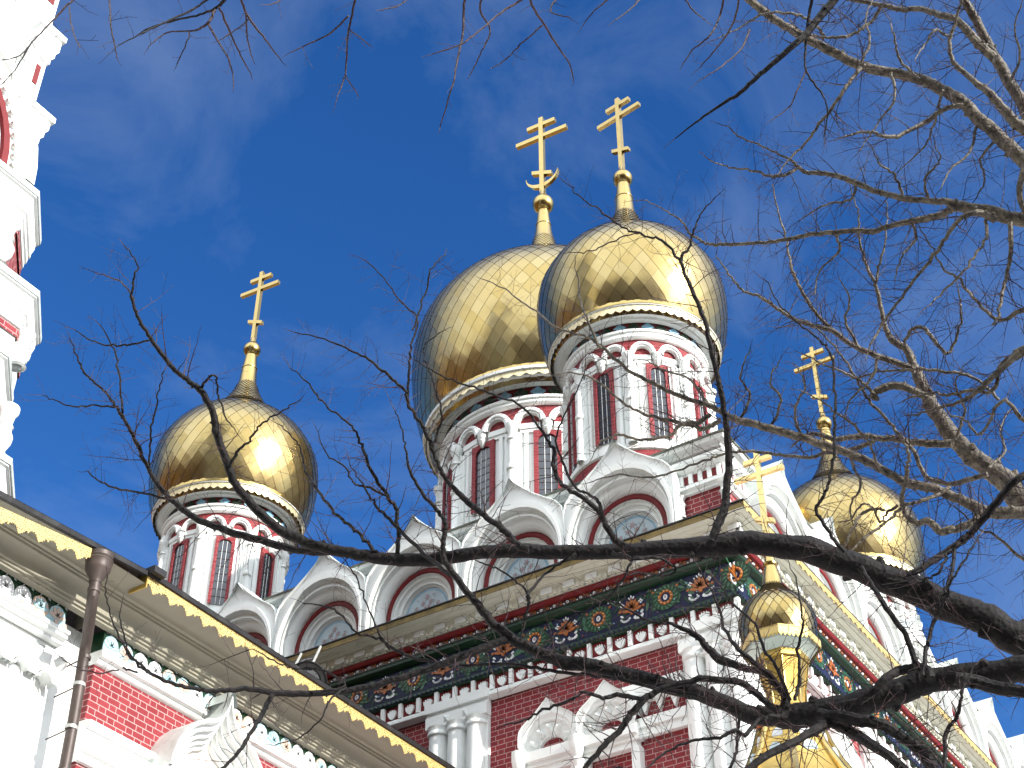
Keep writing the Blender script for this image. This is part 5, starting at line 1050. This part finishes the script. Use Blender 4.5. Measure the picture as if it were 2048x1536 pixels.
# near tree overhead: dark hanging twigs along the top edge
T3 = Tree('bare_tree', (-1.5, -3.2, 0), 'bare tree overhead, only thin dark twigs hanging from the top edge', BARKD, 21, 13, .30)
T3.limb([(1750,-110,26),(1700,-45,18),(1668,0,16),(1641,31,15),(1610,69,13),(1565,111,11),(1520,149,9),(1478,187,8),(1451,204,6),(1399,239,4),(1350,277,2)], 7.6, 7.0, 'branch', .8)
T3.limb([(1630,-30,7),(1618,30,6),(1612,80,5),(1612,138,4),(1630,170,4),(1648,195,3),(1655,225,3),(1648,275,2)], 7.4, 7.2, 'branch', .8)
T3.limb([(1613,138,3),(1590,190,3),(1580,212,2.6),(1545,240,2)], 7.3, 7.1, 'branch', .8)
for q in ([(216,-40,4),(219,0,3.4),(222,49,3),(229,88,2.6),(234,116,2)], [(440,-20,6),(413,0,5),(381,21,4.4),(329,45,4),(285,66,3),(238,90,2)], [(475,-30,8),(449,0,7),(430,17,6),(392,31,4.4),(331,46,4),(290,60,3)],
          [(430,19,5.4),(416,46,5),(386,62,4),(337,64,3),(298,92,2)], [(416,47,4.4),(435,82,4),(457,118,3.4),(466,150,2.6),(467,172,2)], [(438,14,4.4),(457,57,4),(482,112,3),(502,148,2)], [(470,-20,5.4),(482,0,5),(498,36,4.6),(531,79,3.6),(561,119,2)],
          [(491,25,3.6),(495,79,3),(506,120,2)], [(378,64,3),(376,80,2.6),(354,128,2)], [(500,36,3),(465,65,2.4),(440,80,2)], [(720,-30,5),(710,0,4.6),(698,60,4.2),(693,110,3.8),(690,150,3),(674,196,2)], [(697,32,4),(655,70,3.4),(585,103,2)], [(690,150,2.6),(715,190,2)], [(700,60,3),(740,90,2)],
          [(940,-30,5),(930,0,5),(925,70,4.4),(915,120,4),(905,170,3),(880,254,2)], [(1075,-20,5),(1060,0,5),(1095,60,4.4),(1120,100,3.6),(1140,130,3),(1147,160,2)], [(1060,-10,5),(1010,20,4.4),(960,60,3.6),(920,90,3),(865,108,2)], [(970,-20,4),(960,20,4),(980,60,3.4),(960,110,2.6),(940,150,2)], [(1085,50,3),(1040,90,3),(1010,120,2.4),(985,135,2)], [(1130,-20,4),(1100,20,3),(1140,36,2)],
          [(180,-20,4),(147,0,4),(110,36,3.6),(70,78,3),(40,110,2.6),(5,120,2)], [(138,12,3),(145,58,2.6),(160,95,2)], [(60,90,3),(30,140,2.4),(0,170,2)], [(570,-30,3),(560,0,3),(535,10,2)], [(830,-20,3),(800,10,2.4),(760,20,2)], [(1240,-20,4),(1215,0,3.4),(1190,20,2.6),(1170,44,2)], [(1290,-20,4),(1270,10,3),(1230,40,2)],
          [(1450,-20,5),(1440,30,4),(1420,70,3.4),(1385,100,2.6),(1365,130,2)], [(1480,-10,4),(1465,50,4),(1430,100,3),(1400,135,2)], [(1500,60,4),(1480,100,3.4),(1440,135,3),(1400,160,2)], [(1360,-20,3),(1385,20,3),(1410,40,2)]):
    T3.limb(q, 6.6, 6.6+T3.rn.uniform(-.7, .5), 'branch', .55)
T3.limb([(1760,-120,34),(1500,-110,26),(1250,-90,22),(1000,-80,18),(720,-60,14),(470,-45,11),(210,-50,8),(100,-60,5)], 7.4, 6.5, 'limb', .0)
T3.trunk(pp(1760, -120, 7.4), (-1.5, -3.2, -1.6), .26, .07)
T3.finish()

# ------------------------------------------------------------------ ground and far wood (what the gilding mirrors)
HC_ = Vector((18, 12, 0))
def rise(a):
    """how steeply the valley side climbs in direction a (degrees, anticlockwise from east)"""
    K = [(0, .12), (60, .10), (88, .25), (112, .85), (228, .85), (244, .50), (256, .20), (300, .20), (330, .15), (360, .12)]
    for (a0, v0), (a1, v1) in zip(K[:-1], K[1:]):
        if a0 <= a <= a1: t = (a-a0)/(a1-a0); t = t*t*(3-2*t); return v0+(v1-v0)*t
def terrain(a, r):
    if r < 34: return 0.
    return min((r-34)*rise(math.degrees(a) % 360)*1.25, 60)*(.92+.12*noise.noise(Vector((math.cos(a)*2, math.sin(a)*2, r*.01))))
m = MB(); n = 72; vs = []; fs = []; rr_ = [0, 6, 14, 24, 34, 44, 56, 72, 95, 130, 200, 400, 1500]
for r in rr_:
    for i in range(n):
        a = 2*PI*i/n; vs.append((HC_.x+r*math.cos(a), HC_.y+r*math.sin(a), -1.6+terrain(a, r)))
for j in range(len(rr_)-1):
    for i in range(n): fs.append((j*n+i, j*n+(i+1) % n, (j+1)*n+(i+1) % n, (j+1)*n+i))
m.add(vs, fs[:4*n], STONE); o_ = len(m.v); m.add(vs, fs[4*n:], GRASS)
g = m.build('ground'); g['kind'] = 'structure'; g['label'] = 'pale paving around the church running out to winter grass slopes'
m = MB(); rn = random.Random(5)
for i in range(900):
    a = rn.uniform(0, 2*PI); r = rn.uniform(38, 100); b = Vector((HC_.x+r*math.cos(a), HC_.y+r*math.sin(a), 0)); ad = math.degrees(a)
    if ad < 85 or ad > 335 or (248 < ad < 285 and rn.random() < .5): continue
    z0 = -1.6+terrain(a, r); h = rn.uniform(8, 14) if not 246 < ad < 290 else rn.uniform(5, 8); w_ = rn.uniform(2.0, 3.8)
    P = [(w_*(.10 if k == 0 else math.sin(PI*(.18+.8*k/5))**.8+.08*rn.random()), z0+h*k/5) for k in range(6)]
    N = 9; vs = []; fs = []
    for q, (rad_, z) in enumerate(P):
        for j in range(N):
            aa = 2*PI*j/N; r2 = rad_*rn.uniform(.55, 1.3); vs.append((b.x+r2*math.cos(aa), b.y+r2*math.sin(aa), z+rn.uniform(-.6, .6)))
    for q in range(5):
        for j in range(N): fs.append((q*N+j, q*N+(j+1) % N, (q+1)*N+(j+1) % N, (q+1)*N+j))
    m.add(vs, fs, WOOD)
o = m.build('woodland'); o['kind'] = 'stuff'; o['label'] = 'bare brown wood on the slopes around the church'; o['category'] = 'wood'
